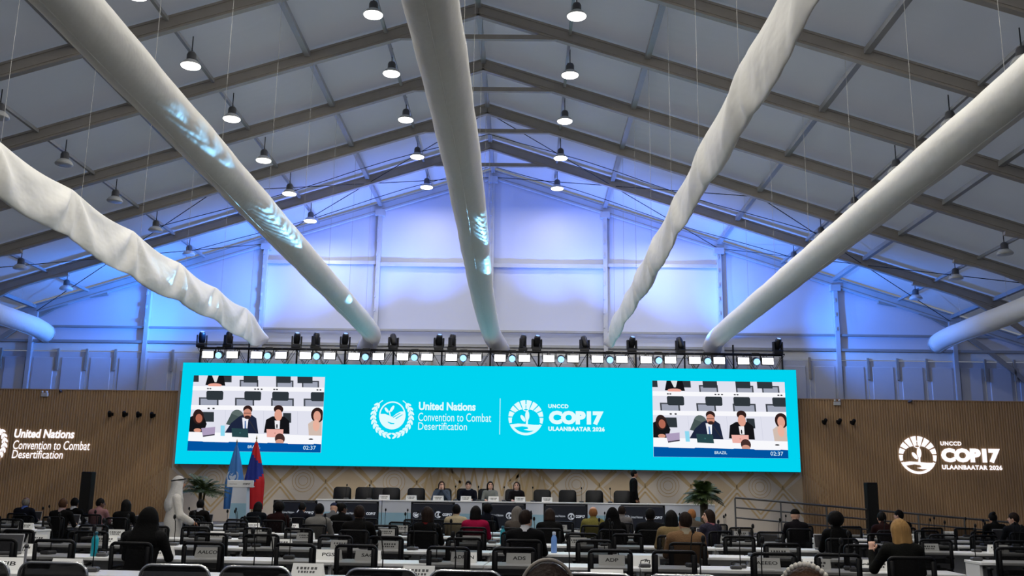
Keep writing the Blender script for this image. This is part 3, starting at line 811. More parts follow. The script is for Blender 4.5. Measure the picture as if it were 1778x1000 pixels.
def nearest_prim(prims, P):
    best = np.full(len(P), 9.); near = np.zeros(len(P), np.int32)
    for p in prims:
        lo, hi = prim_box(p, .03); I = np.nonzero(((P > lo) & (P < hi)).all(1))[0]
        if not len(I): continue
        dd, m, k = prim_dist(p, P[I]); w = dd < best[I]; best[I[w]] = dd[w]; near[I[w]] = m
    return near
def axis(lo, hi, coarse, fine=()):
    pts = [lo]
    while pts[-1] < hi:
        x = pts[-1]; st = coarse
        for a, b, h in fine:
            if a-coarse <= x <= b: st = min(st, h)
        pts.append(x+st)
    return np.array(pts)
def body_mesh(name, prims, nmat, lo, hi, coarse=.022, fx=(), fy=(), fz=(), cut=None):
    xs, ys, zs = axis(lo[0], hi[0], coarse, fx), axis(lo[1], hi[1], coarse, fy), axis(lo[2], hi[2], coarse, fz)
    F = sdf_grid(prims, xs, ys, zs)
    if cut is not None: F = np.maximum(F, cut(np.stack(np.meshgrid(xs, ys, zs, indexing='ij'), -1)))
    V, Q = surface_net(xs, ys, zs, F)
    near = nearest_prim(prims, V[Q].mean(1))
    me = bpy.data.meshes.new(name); me.from_pydata(V.tolist(), [], Q.tolist())
    for i in range(nmat): me.materials.append(None)
    me.polygons.foreach_set('material_index', near.astype(np.int32)); me.polygons.foreach_set('use_smooth', [True]*len(Q)); me.update()
    return me
SK, TOP, LEG, SHOE, SHIRT, EYEM = range(6)
def rot2(p, yaw, pitch=0):
    p = Matrix.Rotation(yaw, 3, 'Z') @ Matrix.Rotation(pitch, 3, 'X') @ Vector(p); return np.array(p)
def head_prims(c, yaw=0, pitch=0):
    c = np.array(c); R = lambda p: c+rot2(p, yaw, pitch)
    # the skull is close to round in plan, so its ellipsoids may stay unturned
    P = [EL(c, (.080, .090, .112), SK, .02), EL(R((0, .026, -.055)), (.060, .064, .062), SK, .03), EL(R((0, -.02, .02)), (.078, .082, .09), SK, .02)]
    P += [C(R((0, .090, .012)), R((0, .108, -.022)), .011, .016, SK, .012)]
    for s in (-1, 1):
        P += [EL(R((s*.080, -.005, -.012)), (.014, .020, .030), SK, .008), EL(R((s*.032, .078, .018)), (.013, .012, .009), EYEM, .004)]
        P += [C(R((s*.018, .086, .036)), R((s*.048, .076, .038)), .008, .006, EYEM, .006)]
    P += [C(R((-.022, .082, -.055)), R((.022, .082, -.055)), .008, .008, SK, .008)]
    return P
def hand_prims(w, d, side, curl=.3, palm_dn=True):
    """w wrist, d pointing direction; five fingers of unequal length, the thumb leaving the side of the palm"""
    w = Vector(w); d = Vector(d).normalized(); up = Vector((0, 0, 1)); sd = d.cross(up).normalized()*side; nrm = sd.cross(d)*side
    k = w+d*.085
    P = [C(w+d*.012, k, .024, .030, SK, .02, (1, 1, 1))]
    for off, ln in ((-.030, .066), (-.010, .078), (.011, .074), (.031, .058)):
        b = k+sd*off; m = b+d*ln*.55-nrm*0-up*ln*.12*curl*2; e = m+d*ln*.42-up*ln*.35*curl*2
        P += [C(b, m, .0095, .0088, SK, .006), C(m, e, .0088, .0075, SK, .004)]
    b = w+d*.03-sd*.028; m = b+d*.035-sd*.028; e = m+d*.03-sd*.004
    P += [C(b, m, .012, .0105, SK, .01), C(m, e, .0105, .0085, SK, .004)]
    return P
def seated_prims(lean=0., yaw=0., pitch=0., arms='desk', wide=1.0):
    sy = .02+lean*.26; sz = 1.00-abs(lean)*.05
    P = [EL((0, -.02, .56), (.175*wide, .15, .12), LEG, .05), C((0, -.01, .62), (0, sy*.9, sz-.06), .135, .150, TOP, .06, (1.15*wide, .78, 1)),
         C((-.155*wide, sy, sz+.01), (.155*wide, sy, sz+.01), .066, .066, TOP, .05), C((0, sy-.005, sz+.03), (0, sy+.01, sz+.085), .085, .062, SHIRT, .03)]
    hc = np.array((0+math.sin(-yaw)*.012, sy+.035+lean*.10-math.sin(pitch)*.04, sz+.205-abs(lean)*.02))
    P += [C((0, sy+.005, sz+.05), hc+np.array((0, -.015, -.05)), .054, .052, SK, .025)]
    P += head_prims(hc, yaw, pitch)
    for s in (-1, 1):
        P += [C((s*.09, 0, .54), (s*.11, .42, .535), .088, .064, LEG, .04), C((s*.11, .42, .535), (s*.11, .44, .10), .062, .042, LEG, .02), C((s*.11, .40, .05), (s*.115, .60, .035), .044, .036, SHOE, .02)]
        sh = np.array((s*.185*wide, sy, sz-.005))
        if arms == 'desk' or (arms == 'raise' and s > 0):
            el = sh+np.array((s*.05, .11, -.225)); w = np.array((s*.13, el[1]+.235, .785))
            P += [C(sh, el, .060, .048, TOP, .03), C(el, w, .047, .034, TOP, .02)]+hand_prims(w, (-s*.25, 1, -.05), s, .25)
        elif arms == 'raise':
            el = sh+np.array((s*.10, .12, -.20)); w = el+np.array((s*-.01, .12, .17))
            P += [C(sh, el, .060, .048, TOP, .03), C(el, w, .047, .034, TOP, .02)]+hand_prims(w, (-s*.2, .25, 1), s, .5)
        elif arms == 'face':
            el = sh+np.array((s*.06, .20, -.20)); w = np.array((s*.05, hc[1]+.135, hc[2]-.14))
            P += [C(sh, el, .060, .048, TOP, .03), C(el, w, .047, .032, TOP, .02)]+hand_prims(w, (-s*.2, -.1, 1), s, .4)
        elif arms == 'lap':
            el = sh+np.array((s*.045, .05, -.25)); w = np.array((s*.10, .23, .66))
            P += [C(sh, el, .060, .048, TOP, .03), C(el, w, .047, .034, TOP, .02)]+hand_prims(w, (-s*.3, 1, -.2), s, .25)
    return P, hc
BODY = {}
def seated_mesh(key):
    if key in BODY: return BODY[key]
    lean, yaw, pitch, arms, wide = key
    P, hc = seated_prims(lean, yaw, pitch, arms, wide)
    hy = max(p[2][1] for p in P if p[0] == 'c' and p[5] == SK)
    hz = [p[2][2] for p in P if p[0] == 'c' and p[5] == SK and p[3] < .013]
    fy = [(hc[1]-.03, hc[1]+.13, .012)]; fz = [(hc[2]-.12, hc[2]+.10, .013)]; fx = [(-.09, .09, .012)]
    if hz and arms in ('desk', 'lap'):
        fx = [(-.24, .24, .009)]; fy.append((hy-.20, hy+.02, .010)); fz.append((min(hz)-.02, max(hz)+.02, .009))
    elif arms in ('raise', 'face'):
        fx = [(-.36, .24, .010)]; fz.append((.75, 1.15, .012)); fy.append((hc[1]-.05, hc[1]+.3, .012))
    me = body_mesh('person_body', P, 6, (-.42, -.24, -.01), (.42, .86, 1.42), .026, fx, fy, fz)
    BODY[key] = (me, tuple(hc), yaw, pitch); return BODY[key]
# hair shapes in the head's own frame, face towards +y
def hair_mesh(kind):
    key = 'hair_'+kind
    if key in BODY: return BODY[key]
    def face_cut(a, b, c): return lambda P: np.maximum(P[..., 1]*a-P[..., 2]*b-c, -9)
    lo, hi = (-.16, -.2, -.2), (.16, .16, .2); h = .0125; pr = [EL((0, -.012, .016), (.090, .103, .116), 0, .02)]; cut = face_cut(.78, .62, .028)
    if kind == 'short': pass
    elif kind == 'afro': pr = [EL((0, -.02, .03), (.125, .125, .125), 0, .02)]; cut = face_cut(.78, .62, .045)
    elif kind == 'bun': pr += [EL((0, -.105, .075), (.045, .045, .042), 0, .02)]
    elif kind == 'bob': pr += [C((0, -.035, .0), (0, -.035, -.10), .092, .098, 0, .03, (1.1, .95, 1))]; cut = lambda P: np.maximum(P[..., 1]*.9-P[..., 2]*.25-.042, -P[..., 2]-.14)
    elif kind in ('long', 'verylong'):
        zl = -.30 if kind == 'long' else -.40
        pr += [C((0, -.045, -.0), (0, -.075, zl), .092, .105, 0, .03, (1.15, .72, 1))]; lo = (-.18, -.24, zl-.16); cut = lambda P: np.maximum(P[..., 1]*.9-P[..., 2]*.22-.040, -P[..., 2]+zl-.03+.03*np.cos(P[..., 0]*60))
        h = .015
    elif kind == 'scarf':
        pr = [EL((0, -.015, .01), (.100, .118, .130), 0, .02), C((0, -.03, -.05), (0, -.05, -.25), .105, .175, 0, .06, (1.15, .85, 1)), C((0, .02, -.12), (0, .03, -.22), .075, .11, 0, .05)]
        lo, hi = (-.28, -.28, -.48), (.28, .22, .2); h = .018
        cut = lambda P: np.maximum(.085-np.sqrt((P[..., 0]/.85)**2+((P[..., 1]-.125)/1.0)**2+((P[..., 2]+.012)/1.35)**2), -P[..., 2]-.36)
    elif kind == 'cloth':   # headcloth falling over the shoulders
        pr = [EL((0, -.01, .015), (.102, .118, .128), 0, .02), C((0, -.05, -.03), (0, -.13, -.36), .10, .16, 0, .06, (1.25, .6, 1)), C((-.09, .0, -.05), (-.15, -.01, -.26), .05, .075, 0, .05), C((.09, .0, -.05), (.15, -.01, -.26), .05, .075, 0, .05)]
        lo, hi = (-.32, -.34, -.56), (.32, .2, .2); h = .018
        cut = lambda P: np.maximum(.092-np.sqrt((P[..., 0]/.9)**2+((P[..., 1]-.125)/1.0)**2+((P[..., 2]+.03)/1.6)**2), -9)
    elif kind == 'cap':
        pr = [EL((0, -.008, .035), (.094, .108, .10), 0, .02), C((0, .09, .045), (0, .15, .035), .055, .05, 0, .02, (1.1, 1, .22))]
        cut = lambda P: -P[..., 2]+.028; hi = (.16, .24, .2)
    elif kind == 'thin': pr = [EL((0, -.016, .0), (.087, .098, .108), 0, .02)]; cut = lambda P: np.maximum(P[..., 1]*.9+P[..., 2]*.3-.0, P[..., 2]-.085)
    me = body_mesh('hair', pr, 1, lo, hi, h, cut=cut); BODY[key] = me; return me
def cm(name, c, rough=.8, noise=.12, scale=18): return mat('cloth_'+name, srgb(*[q*(.62 if max(c) < 60 else .92) for q in c]), .9, 0, .85 if 'pattern' in name or 'multi' in name else noise, 45 if 'pattern' in name or 'multi' in name else scale, .25, 60, spec=.12)
SKINS = {'light': mat('skin_light', srgb(206, 160, 136), .5, 0, .06, 20), 'mid': mat('skin_mid', srgb(170, 120, 92), .5, 0, .06, 20), 'dark': mat('skin_dark', srgb(92, 62, 48), .5, 0, .06, 20)}
EYED = mat('eye_dark', srgb(30, 22, 20), .3, 0, .05, 30)
def hairm(name, c): return mat('hair_'+name, srgb(*c), .6, 0, .4, 24, .35, 60, (1, 1, .12), spec=.10)
HAIRS = {'black': hairm('black', (16, 14, 14)), 'brown': hairm('brown', (70, 48, 34)), 'dkbrown': hairm('dkbrown', (36, 26, 22)), 'blonde': hairm('blonde', (150, 116, 72)), 'grey': hairm('grey', (112, 106, 100)), 'ginger': hairm('ginger', (150, 100, 60)), 'white': cm('white_headcloth', (208, 206, 204)), 'blackcloth': cm('black_scarf', (14, 14, 15)), 'capblue': cm('cap_blue', (40, 44, 70))}
TROUSER = cm('trousers', (18, 18, 20)); SHOEM = mat('shoe_leather', (.012, .011, .01, 1), .35, 0, .1, 20)
def dress(o, mats):
    for i, m in enumerate(mats):
        o.material_slots[i].link = 'OBJECT'; o.material_slots[i].material = m
def person(label, loc, rz, key, skin, top, hair, haircol, shirt=None, group=None, legs=None):
    me, hc, yaw, pitch = seated_mesh(key)
    o = link('person', me); o.location = loc; o.rotation_euler.z = rz
    topm = cm(*top); sh = cm(*shirt) if shirt else topm
    dress(o, [SKINS[skin], topm, legs or TROUSER, SHOEM, sh, EYED])
    tag(o, label, 'person', group)
    if hair:
        h = link('headscarf' if hair in ('scarf', 'cloth') else ('cap' if hair == 'cap' else 'hair'), hair_mesh(hair), o); h.location = hc; h.rotation_euler = (pitch, 0, yaw)
        dress(h, [HAIRS[haircol]])
    return o
# ------------------------------------------------------------------ furniture prototypes
def make_mesh_chair():
    r = empty('conference_chair')
    mb = MB(); pts = rrect(.46, .44, .05, 5, 0, .715)
    path = [(x, -.24-.05*(abs(x)/.23)**2*-1-.04*(z-.5), z) for x, z in pts]
    mb.tube(path, .019, 6, closed=True)
    for s in (-1, 1): mb.box((s*.205, -.237, .715), (.045, .03, .38), bev=.008)
    mb.build('back_frame', BLACK, r, True)
    mb = MB(); n = 7
    for i in range(n):
        for j in range(5):
            x = -.215+.43*i/(n-1); z = .505+.42*j/4; mb.v.append((x, -.245+.05*(abs(x)/.23)**2-.04*(z-.5)-.0, z))
    for i in range(n-1):
        for j in range(4): a = i*5+j; mb.f.append((a, a+5, a+6, a+1)); mb.m.append(0)
    mb.build('back_mesh', MESHM, r, True)
    MB().box((0, -.225, .63), (.40, .025, .07), bev=.008).build('lumbar_bar', BLACK, r)
    MB().box((0, 0, .465), (.48, .46, .075), bev=.025).build('seat', SEATF, r)
    for s in (-1, 1):
        mb = MB(); mb.box((s*.265, .02, .665), (.055, .25, .03), bev=.01); mb.bar((s*.262, -.02, .655), (s*.255, -.04, .45), .03, .05); mb.bar((s*.255, -.04, .45), (s*.2, -.04, .435), .05, .03)
        mb.build('armrest', BLACK, r)
    MB().bar((0, -.24, .56), (0, -.12, .43), .06, .03).build('back_support', BLACK, r)
    MB().tube([(0, 0, .43), (0, 0, .09)], .028, 10).build('column', CHROME, r)
    mb = MB()
    for k in range(5): a = 2*PI*k/5+.3; mb.bar((0, 0, .10), (.27*math.cos(a), .27*math.sin(a), .075), .045, .03)
    mb.build('star_base', BLACK, r)
    mb = MB()
    for k in range(5): a = 2*PI*k/5+.3; mb.tube([(.27*math.cos(a)-.02*math.sin(a), .27*math.sin(a)+.02*math.cos(a), .03), (.27*math.cos(a)+.02*math.sin(a), .27*math.sin(a)-.02*math.cos(a), .03)], .03, 10)
    mb.build('casters', BLACK, r)
    return r
def make_chrome_chair():
    r = empty('chrome_frame_chair')
    pts = rrect(.60, .52, .10, 7, 0, .64)
    MB().tube([(x, -.25-.08*(z-.45), z) for x, z in pts], .013, 8, closed=True).build('back_frame', CHROME, r, True)
    mb = MB(); inner = rrect(.575, .495, .09, 7, 0, .64)
    mb.add([(x, -.256-.08*(z-.45), z) for x, z in inner], [tuple(range(len(inner)))]); mb.add([(x, -.244-.08*(z-.45), z) for x, z in inner], [tuple(range(len(inner)))[::-1]])
    mb.build('back_mesh', seethrough('dark_mesh', (.010, .010, .012, 1), .16), r)
    MB().box((0, 0, .45), (.54, .50, .07), bev=.025).build('seat', SEATF, r)
    for s in (-1, 1):
        MB().tube([(s*.29, -.25, .62), (s*.30, -.1, .66), (s*.30, .22, .65), (s*.29, .26, .60), (s*.29, .25, .02), (s*.29, .15, .013), (s*.29, -.25, .013), (s*.29, -.28, .03), (s*.27, -.23, .45)], .012, 8).build('side_frame', CHROME, r, True)
    return r
TW, TD, TH = 1.75, .60, .74
def make_desk():
    r = empty('conference_desk')
    MB().box((TW/2, TD/2, TH-.02), (TW-.012, TD, .04), bev=.006).build('desk_top', WHITEL, r)
    for x in (.03, TW-.03): MB().box((x, TD/2+.02, (TH-.04)/2), (.036, TD-.10, TH-.04)).build('side_panel', WHITEL, r)
    MB().box((TW/2, TD-.06, .43), (TW-.10, .018, .54)).build('modesty_panel', WHITEL, r)
    return r
def make_mic():
    r = empty('gooseneck_microphone')
    MB().box((0, 0, .022), (.13, .15, .044), bev=.012).build('base', GREYD, r)
    MB().tube([(0, .03, .04), (0, .035, .22), (0, .0, .34), (0, -.05, .39)], .006, 6).build('stem', BLACK, r)
    MB().lathe([(.008, -.03), (.019, -.015), (.021, .01), (.014, .032), (.004, .038)], (0, -.05, .40), 10).build('foam_head', BLACK, r, True)
    return r
def make_laptop():
    r = empty('laptop')
    MB().box((0, 0, .009), (.33, .23, .018), bev=.004).build('keyboard_base', GREYD, r)
    o = MB().box((0, 0, .115), (.33, .009, .23), bev=.003).build('lid', SILVER, r); o.location = (0, .115, .012); o.rotation_euler.x = -.25
    q = MB().box((0, -.006, .118), (.31, .002, .20)).build('display', SCREENOFF, o)
    return r
def make_card(text=None, two=True):
    r = empty('name_card'); w, d, h = .30, .055, .115
    mb = MB().add([(-w/2, -d, 0), (w/2, -d, 0), (w/2, 0, h), (-w/2, 0, h), (-w/2, d, 0), (w/2, d, 0)], [(0, 1, 2, 3), (5, 4, 3, 2), (0, 3, 4), (1, 5, 2), (1, 0, 4, 5)])
    mb.build('card', PAPER, r)
    a = math.atan2(d, h)
    if text:
        o = writing('writing', text, (0, 0, 0), INK, r, width=min(.24, .05*len(text)), height=.042, bold=.02); o.location = (-min(.24, .05*len(text))/2, -d*.62-.0015, .115*.36); o.rotation_euler = (-a, 0, 0)
    else:
        mb = MB()
        for zz, ww, hh in ((.62, .21, .026), (.34, .17, .022)):
            y = -d*(1-zz)-.0015; x = -ww/2; n = 6
            for k in range(n):
                wk = ww/n*(.72 if (k*5) % 3 else .5); c = Vector((x+ww/n*k, y, h*zz)); u = Vector((0, math.sin(a), math.cos(a)))*hh/2
                mb.poly([c-u, c+Vector((wk, 0, 0))-u, c+Vector((wk, 0, 0))+u, c+u])
        mb.build('printed_line', GREYINK, r)
    return r
def make_bottle(m, capm):
    r = empty('drink_bottle')
    MB().lathe([(.036, 0), (.04, .01), (.04, .19), (.034, .215), (.022, .235), (.022, .245)], n=18).build('body', m, r, True)
    MB().lathe([(.024, .243), (.025, .275), (.018, .285), (.002, .287)], n=14).build('cap', capm, r, True)
    return r

# ------------------------------------------------------------------ seating grid
ROT = -.075; X0 = -.43; ROWU = [-.31, 0, 0, 0, 0, 0, 0]
ROWY = [8.95, 11.3, 13.7, 16.1, 18.5, 20.9, 23.3]
def rowpt(r, u, v, z=0):
    c, s = math.cos(ROT), math.sin(ROT); u = u+ROWU[r]; return Vector((X0+u*c-v*s, ROWY[r]+u*s+v*c, z))
def pix(p):
    d = Vector(p)-Vector((0, 0, EYE)); return 889+FPX*d.dot(CR)/d.dot(CF), 500-FPX*d.dot(CU)/d.dot(CF)
def seat_u(r, px, v=-.36):
    lo, hi = -16., 16.
    for _ in range(40):
        m = (lo+hi)/2
        if pix(rowpt(r, m, v, .9))[0] < px: lo = m
        else: hi = m
    return lo
ROWN = ['row of the ESA card', 'row of the AALCO card', 'row of the pale blue bottle', 'row of the black coat', 'row of the crimson jacket', 'row of the cream jacket', 'row closest to the stage']
BLK = {'left': ', convention sign side', 'centre': '', 'right': ', COP17 sign side', 'p': ''}
BLOCKS = [('left', -9.0, -4, 0), ('centre', 0, -4, 3), ('right', 6.45, 0, 4)]
desk = make_desk(); td = tree(desk); nd = 0
seats = []
for r in range(len(ROWY)):
    for b, u0, ja, jb in BLOCKS:
        if b != 'centre' and r < 1: continue
        for j in range(ja, jb):
            u = u0+j*TW
            xs = [pix(rowpt(r, u+e, 0, TH))[0] for e in (0, TW)]
            if xs[1] < -5 or xs[0] > 1783: continue
            o = desk if nd == 0 else copy_tree(td); nd += 1
            o.location = rowpt(r, u, 0); o.rotation_euler.z = ROT
            where = 'in the '+ROWN[r]+BLK[b]
            tag(o, 'white double desk '+where, 'desk', 'desks '+where)
            for e in (-.53, .53): seats.append([r, u+TW/2+e, b])

# people in the seats: (row, px, pose, skin, top, hair, hair colour, shirt, label)
FW, DN, LT, RT, UP, RS = (.10, 0, 0, 'desk', 1.), (.55, 0, -.35, 'desk', 1.), (.15, .9, 0, 'desk', 1.), (.15, -.8, 0, 'desk', 1.), (-.05, 0, 0, 'lap', 1.), (.15, .25, 0, 'raise', .92)
WD = (.10, 0, 0, 'desk', 1.12); WN = (.12, 0, 0, 'desk', .90); WL = (.15, 1.15, 0, 'desk', .9)
navy, black, char, dred = ('navy', (22, 26, 42)), ('black', (15, 15, 16)), ('charcoal', (32, 33, 36)), ('dark_red', (52, 20, 22))
white = ('white_shirt', (200, 200, 205))
PEOPLE = [
 (6, 38, WD, 'dark', navy, 'thin', 'grey', ('blue_shirt', (70, 90, 150)), 'grey-haired person in a navy suit at the desks below the convention sign'),
 (5, 102, WD, 'mid', black, 'short', 'brown', ('pale_collar', (150, 130, 130)), 'broad person in a black jacket with a pale collar beside the column loudspeaker'),
 (6, 123, FW, 'dark', black, 'short', 'black', white, 'person in a black suit showing a white collar beside the column loudspeaker'),
 (6, 167, RT, 'dark', ('floral_pink', (150, 110, 112)), 'short', 'black', None, 'person in a pinkish patterned top with short black hair'),
 (5, 211, LT, 'light', ('black_hoodie', (18, 18, 20)), 'bob', 'black', None, 'person in a black hooded top looking sideways at the desks'),
 (1, 243, (.22, 0, -.1, 'desk', 1.1), 'mid', ('patterned_shawl', (38, 38, 40)), 'scarf', 'blackcloth', None, 'person in a black headscarf and dotted shawl near the AALCO card'),
 (6, 343, FW, 'dark', ('brown_black', (32, 27, 26)), 'short', 'black', white, 'person in a dark brown suit seated in front of the palm by the lectern'),
 (6, 440, DN, 'mid', ('dark_teal', (20, 26, 36)), 'bob', 'black', None, 'dark figure bent over the desk in front of the red and blue flag'),
 (5, 480, FW, 'dark', dred, 'afro', 'black', None, 'person in a dark red jacket with full black hair'),
 (6, 517, DN, 'mid', navy, 'short', 'black', None, 'person in navy bent over the desk before a black floor display'),
 (4, 550, FW, 'mid', ('light_grey', (128, 126, 122)), 'short', 'black', None, 'person in a light grey shirt with short black hair'),
 (6, 573, DN, 'light', ('mid_grey', (92, 92, 96)), 'cap', 'capblue', None, 'person in grey wearing a blue cap, head bowed'),
 (5, 590, RT, 'dark', black, 'bun', 'black', None, 'person in black with hair tied in a bun, turned aside'),
 (3, 620, (.05, .2, 0, 'desk', 1.12), 'dark', ('black_coat', (20, 19, 19)), 'short', 'dkbrown', None, 'large person in a black coat seen from behind at the desks'),
 (3, 738, LT, 'light', black, 'bob', 'dkbrown', ('red_scarf', (90, 20, 22)), 'person in black with dark bobbed hair looking sideways'),
 (5, 791, UP, 'mid', ('cream', (196, 180, 148)), 'short', 'black', None, 'person in a cream jacket seen from behind'),
 (4, 824, (.15, 0, -.1, 'desk', 1.05), 'mid', ('crimson', (178, 24, 72)), 'bob', 'black', None, 'person in a crimson jacket with black hair'),
 (6, 845, FW, 'dark', navy, 'afro', 'black', None, 'person in navy between the crimson jacket and a floor display'),
 (4, 897, WN, 'light', ('taupe', (90, 82, 76)), 'long', 'grey', None, 'person with long grey hair beside the teal bottle'),
 (2, 911, (.08, -.5, 0, 'desk', 1.1), 'light', ('black_suit', (17, 18, 21)), 'short', 'dkbrown', white, 'person in a black suit with a white collar next to the water bottle'),
 (4, 953, DN, 'mid', black, 'bob', 'dkbrown', None, 'person in black with brown hair bent over the desk'),
 (5, 1030, FW, 'light', ('olive_yellow', (136, 128, 66)), 'thin', 'ginger', None, 'person in an olive yellow jacket with thin ginger hair'),
 (6, 1080, FW, 'light', ('pale_grey', (120, 116, 116)), 'short', 'dkbrown', None, 'person in a pale grey jacket partly hidden by a headscarf'),
 (4, 1064, FW, 'mid', black, 'scarf', 'blackcloth', None, 'person in a long black headscarf in front of the olive jacket'),
 (4, 1130, WD, 'dark', ('soot', (22, 22, 24)), 'short', 'black', None, 'broad person in black before the last floor display'),
 (3, 1167, WN, 'light', ('sand', (148, 126, 88)), 'bob', 'black', None, 'person in a sand coloured jacket with black bobbed hair'),
 (2, 1192, (.05, .35, 0, 'desk', 1.08), 'mid', ('tan', (138, 106, 76)), 'short', 'dkbrown', ('tan_shirt', (160, 150, 130)), 'person in a tan jacket with short dark hair'),
 (5, 1204, DN, 'light', ('grey_brown', (90, 80, 70)), 'short', 'ginger', None, 'person with reddish hair bent down behind the tan jacket'),
 (4, 1238, WL, 'light', ('multicolour', (52, 50, 66)), 'bob', 'dkbrown', ('pink_scarf', (150, 90, 100)), 'person in profile wearing a dark multicoloured jacket'),
 (5, 1384, FW, 'light', ('dark_plum', (30, 26, 34)), 'cap', 'blackcloth', None, 'person in a dark cap and suit beside the ramp railing'),
 (3, 1456, WN, 'dark', black, 'afro', 'black', None, 'person in black with full dark hair by the side block'),
 (5, 1540, DN, 'mid', dred, 'short', 'black', None, 'person in dark red bowed at the far desks under the COP17 sign'),
 (6, 1566, LT, 'light', ('ink', (24, 24, 32)), 'short', 'black', white, 'person in a dark jacket with white collar under the COP17 sign'),
 (1, 1572, RS, 'light', ('black_olive', (26, 27, 24)), 'verylong', 'blonde', None, 'person with long blonde hair raising a hand'),
 (6, 1735, DN, 'mid', black, 'bun', 'black', None, 'person in black with tied-up hair below the COP17 sign'),
 (5, 1768, LT, 'light', ('steel', (44, 46, 54)), 'short', 'dkbrown', None, 'person in a steel grey suit below the COP17 sign'),
]
mc = make_mesh_chair(); tmc = tree(mc); nmc = 0
cc = make_chrome_chair(); tcc = tree(cc); ncc = 0
def put_chair(r, u, label, group, v=None, yaw=0):
    global nmc, ncc
    if r == 0: o = cc if ncc == 0 else copy_tree(tcc); ncc += 1; v = -.40 if v is None else v
    else: o = mc if nmc == 0 else copy_tree(tmc); nmc += 1; v = -.36 if v is None else v
    o.location = rowpt(r, u, v); o.rotation_euler.z = ROT+yaw; tag(o, label, 'chair', group); return o
ALLP = [p[8] for p in PEOPLE]
def short(label):
    best = label
    for cut in (' at the ', ' beside', ' before', ' in front', ' between', ' near ', ' next to', ' seen', ' seated', ' under ', ' below', ' by the', ' partly', ' bent', ' turned', ' looking', ',', ' behind'):
        i = label.find(cut)
        if i > 0 and i < len(best) and sum(q.startswith(label[:i]) for q in ALLP) == 1 and len(label[:i].split()) > 3: best = label[:i]
    return ' '.join(best.split()[:11])
ppl = []
for (r, px, pose, skin, top, hair, hc, shirt, label) in PEOPLE:
    u = seat_u(r, px)
    ppl.append((r, u, px))
    near = [s for s in seats if s[0] == r and abs(s[1]-u) < .62]
    for s in near: seats.remove(s)
    yaw = .5 if pose is WL else 0
    p = rowpt(r, u, -.33)
    o = person(label, (p.x, p.y, 0), ROT+yaw, pose, skin, top, hair, hc, shirt)
    c = put_chair(r, u, 'black mesh chair under the '+short(label), 'occupied mesh chairs', yaw=yaw)
# a dotted shawl hem and a beaded band are small children added below
NAMED = {0: [(20, 'EIB'), (119, 'ESA')], 1: [(363, 'AALCO'), (572, 'PGS'), (640, 'SAC'), (806, 'ADPAN'), (902, 'ADS'), (1062, 'ADP'), (1122, 'A'), (1330, 'AEEEO')]}
rc = random.Random(5)
mic = make_mic(); tm = tree(mic); nm = 0
lap = make_laptop(); tlp = tree(lap); nlp = 0
card = make_card(); tcd = tree(card); ncd = 0
allseats = [(r, u, b, False) for r, u, b in seats]+[(r, u, 'p', True) for r, u, px in ppl]
used_x = {0: [], 1: []}
for r, l in NAMED.items():
    for px, t in l:
        u = seat_u(r, px, .40); p = rowpt(r, u, .40, TH)
        o = make_card(t); o.location = p; o.rotation_euler.z = ROT
        tag(o, 'white folded name card reading %s on a white desk' % t, 'name card', 'readable name cards'); used_x[r].append(u)
for r, u, b, occ in allseats:
    px = pix(rowpt(r, u, -.3, .9))[0]
    if px < -70 or px > 1850: continue
    if not occ:
        if r == 0: put_chair(r, u, 'low black chair with a rounded chrome tube back frame', 'chrome frame chairs in the rear row', v=-.5)
        else: put_chair(r, u, 'empty black mesh chair in the '+ROWN[r]+BLK[b], 'empty mesh chairs, '+ROWN[r]+BLK[b], v=-.03+rc.uniform(-.06, .04), yaw=rc.uniform(-.10, .10))
    if r == 0 and px > 1778: continue
    e = .26 if rc.random() < .5 else -.26
    if b != 'p' and not (r <= 1 and any(abs(u+e-q) < .26 for q in used_x[r])):
        o = mic if nm == 0 else copy_tree(tm); nm += 1
        o.location = rowpt(r, u+e, .36, TH); o.rotation_euler.z = ROT+rc.uniform(-.3, .3)
        tag(o, 'black gooseneck microphone in the '+ROWN[r]+BLK[b], 'microphone', 'microphones, '+ROWN[r]+BLK[b])
    if r <= 1 and any(abs(u-q) < .34 for q in used_x[r]): pass
    elif rc.random() < .66:
        o = card if ncd == 0 else copy_tree(tcd); ncd += 1
        o.location = rowpt(r, u+(-e*.35), .42, TH); o.rotation_euler.z = ROT+rc.uniform(-.12, .12)
        tag(o, 'name card with unreadable print in the '+ROWN[r]+BLK[b], 'name card', 'unreadable name cards, '+ROWN[r]+BLK[b])
    if (occ and rc.random() < .45) or (not occ and rc.random() < .0 and r > 1):
        if r <= 1: continue
        o = lap if nlp == 0 else copy_tree(tlp); nlp += 1
        o.location = rowpt(r, u-.06, .17, TH); o.rotation_euler.z = ROT
        tag(o, 'open laptop in the '+ROWN[r]+BLK[b], 'laptop', 'open laptops, '+ROWN[r]+BLK[b])
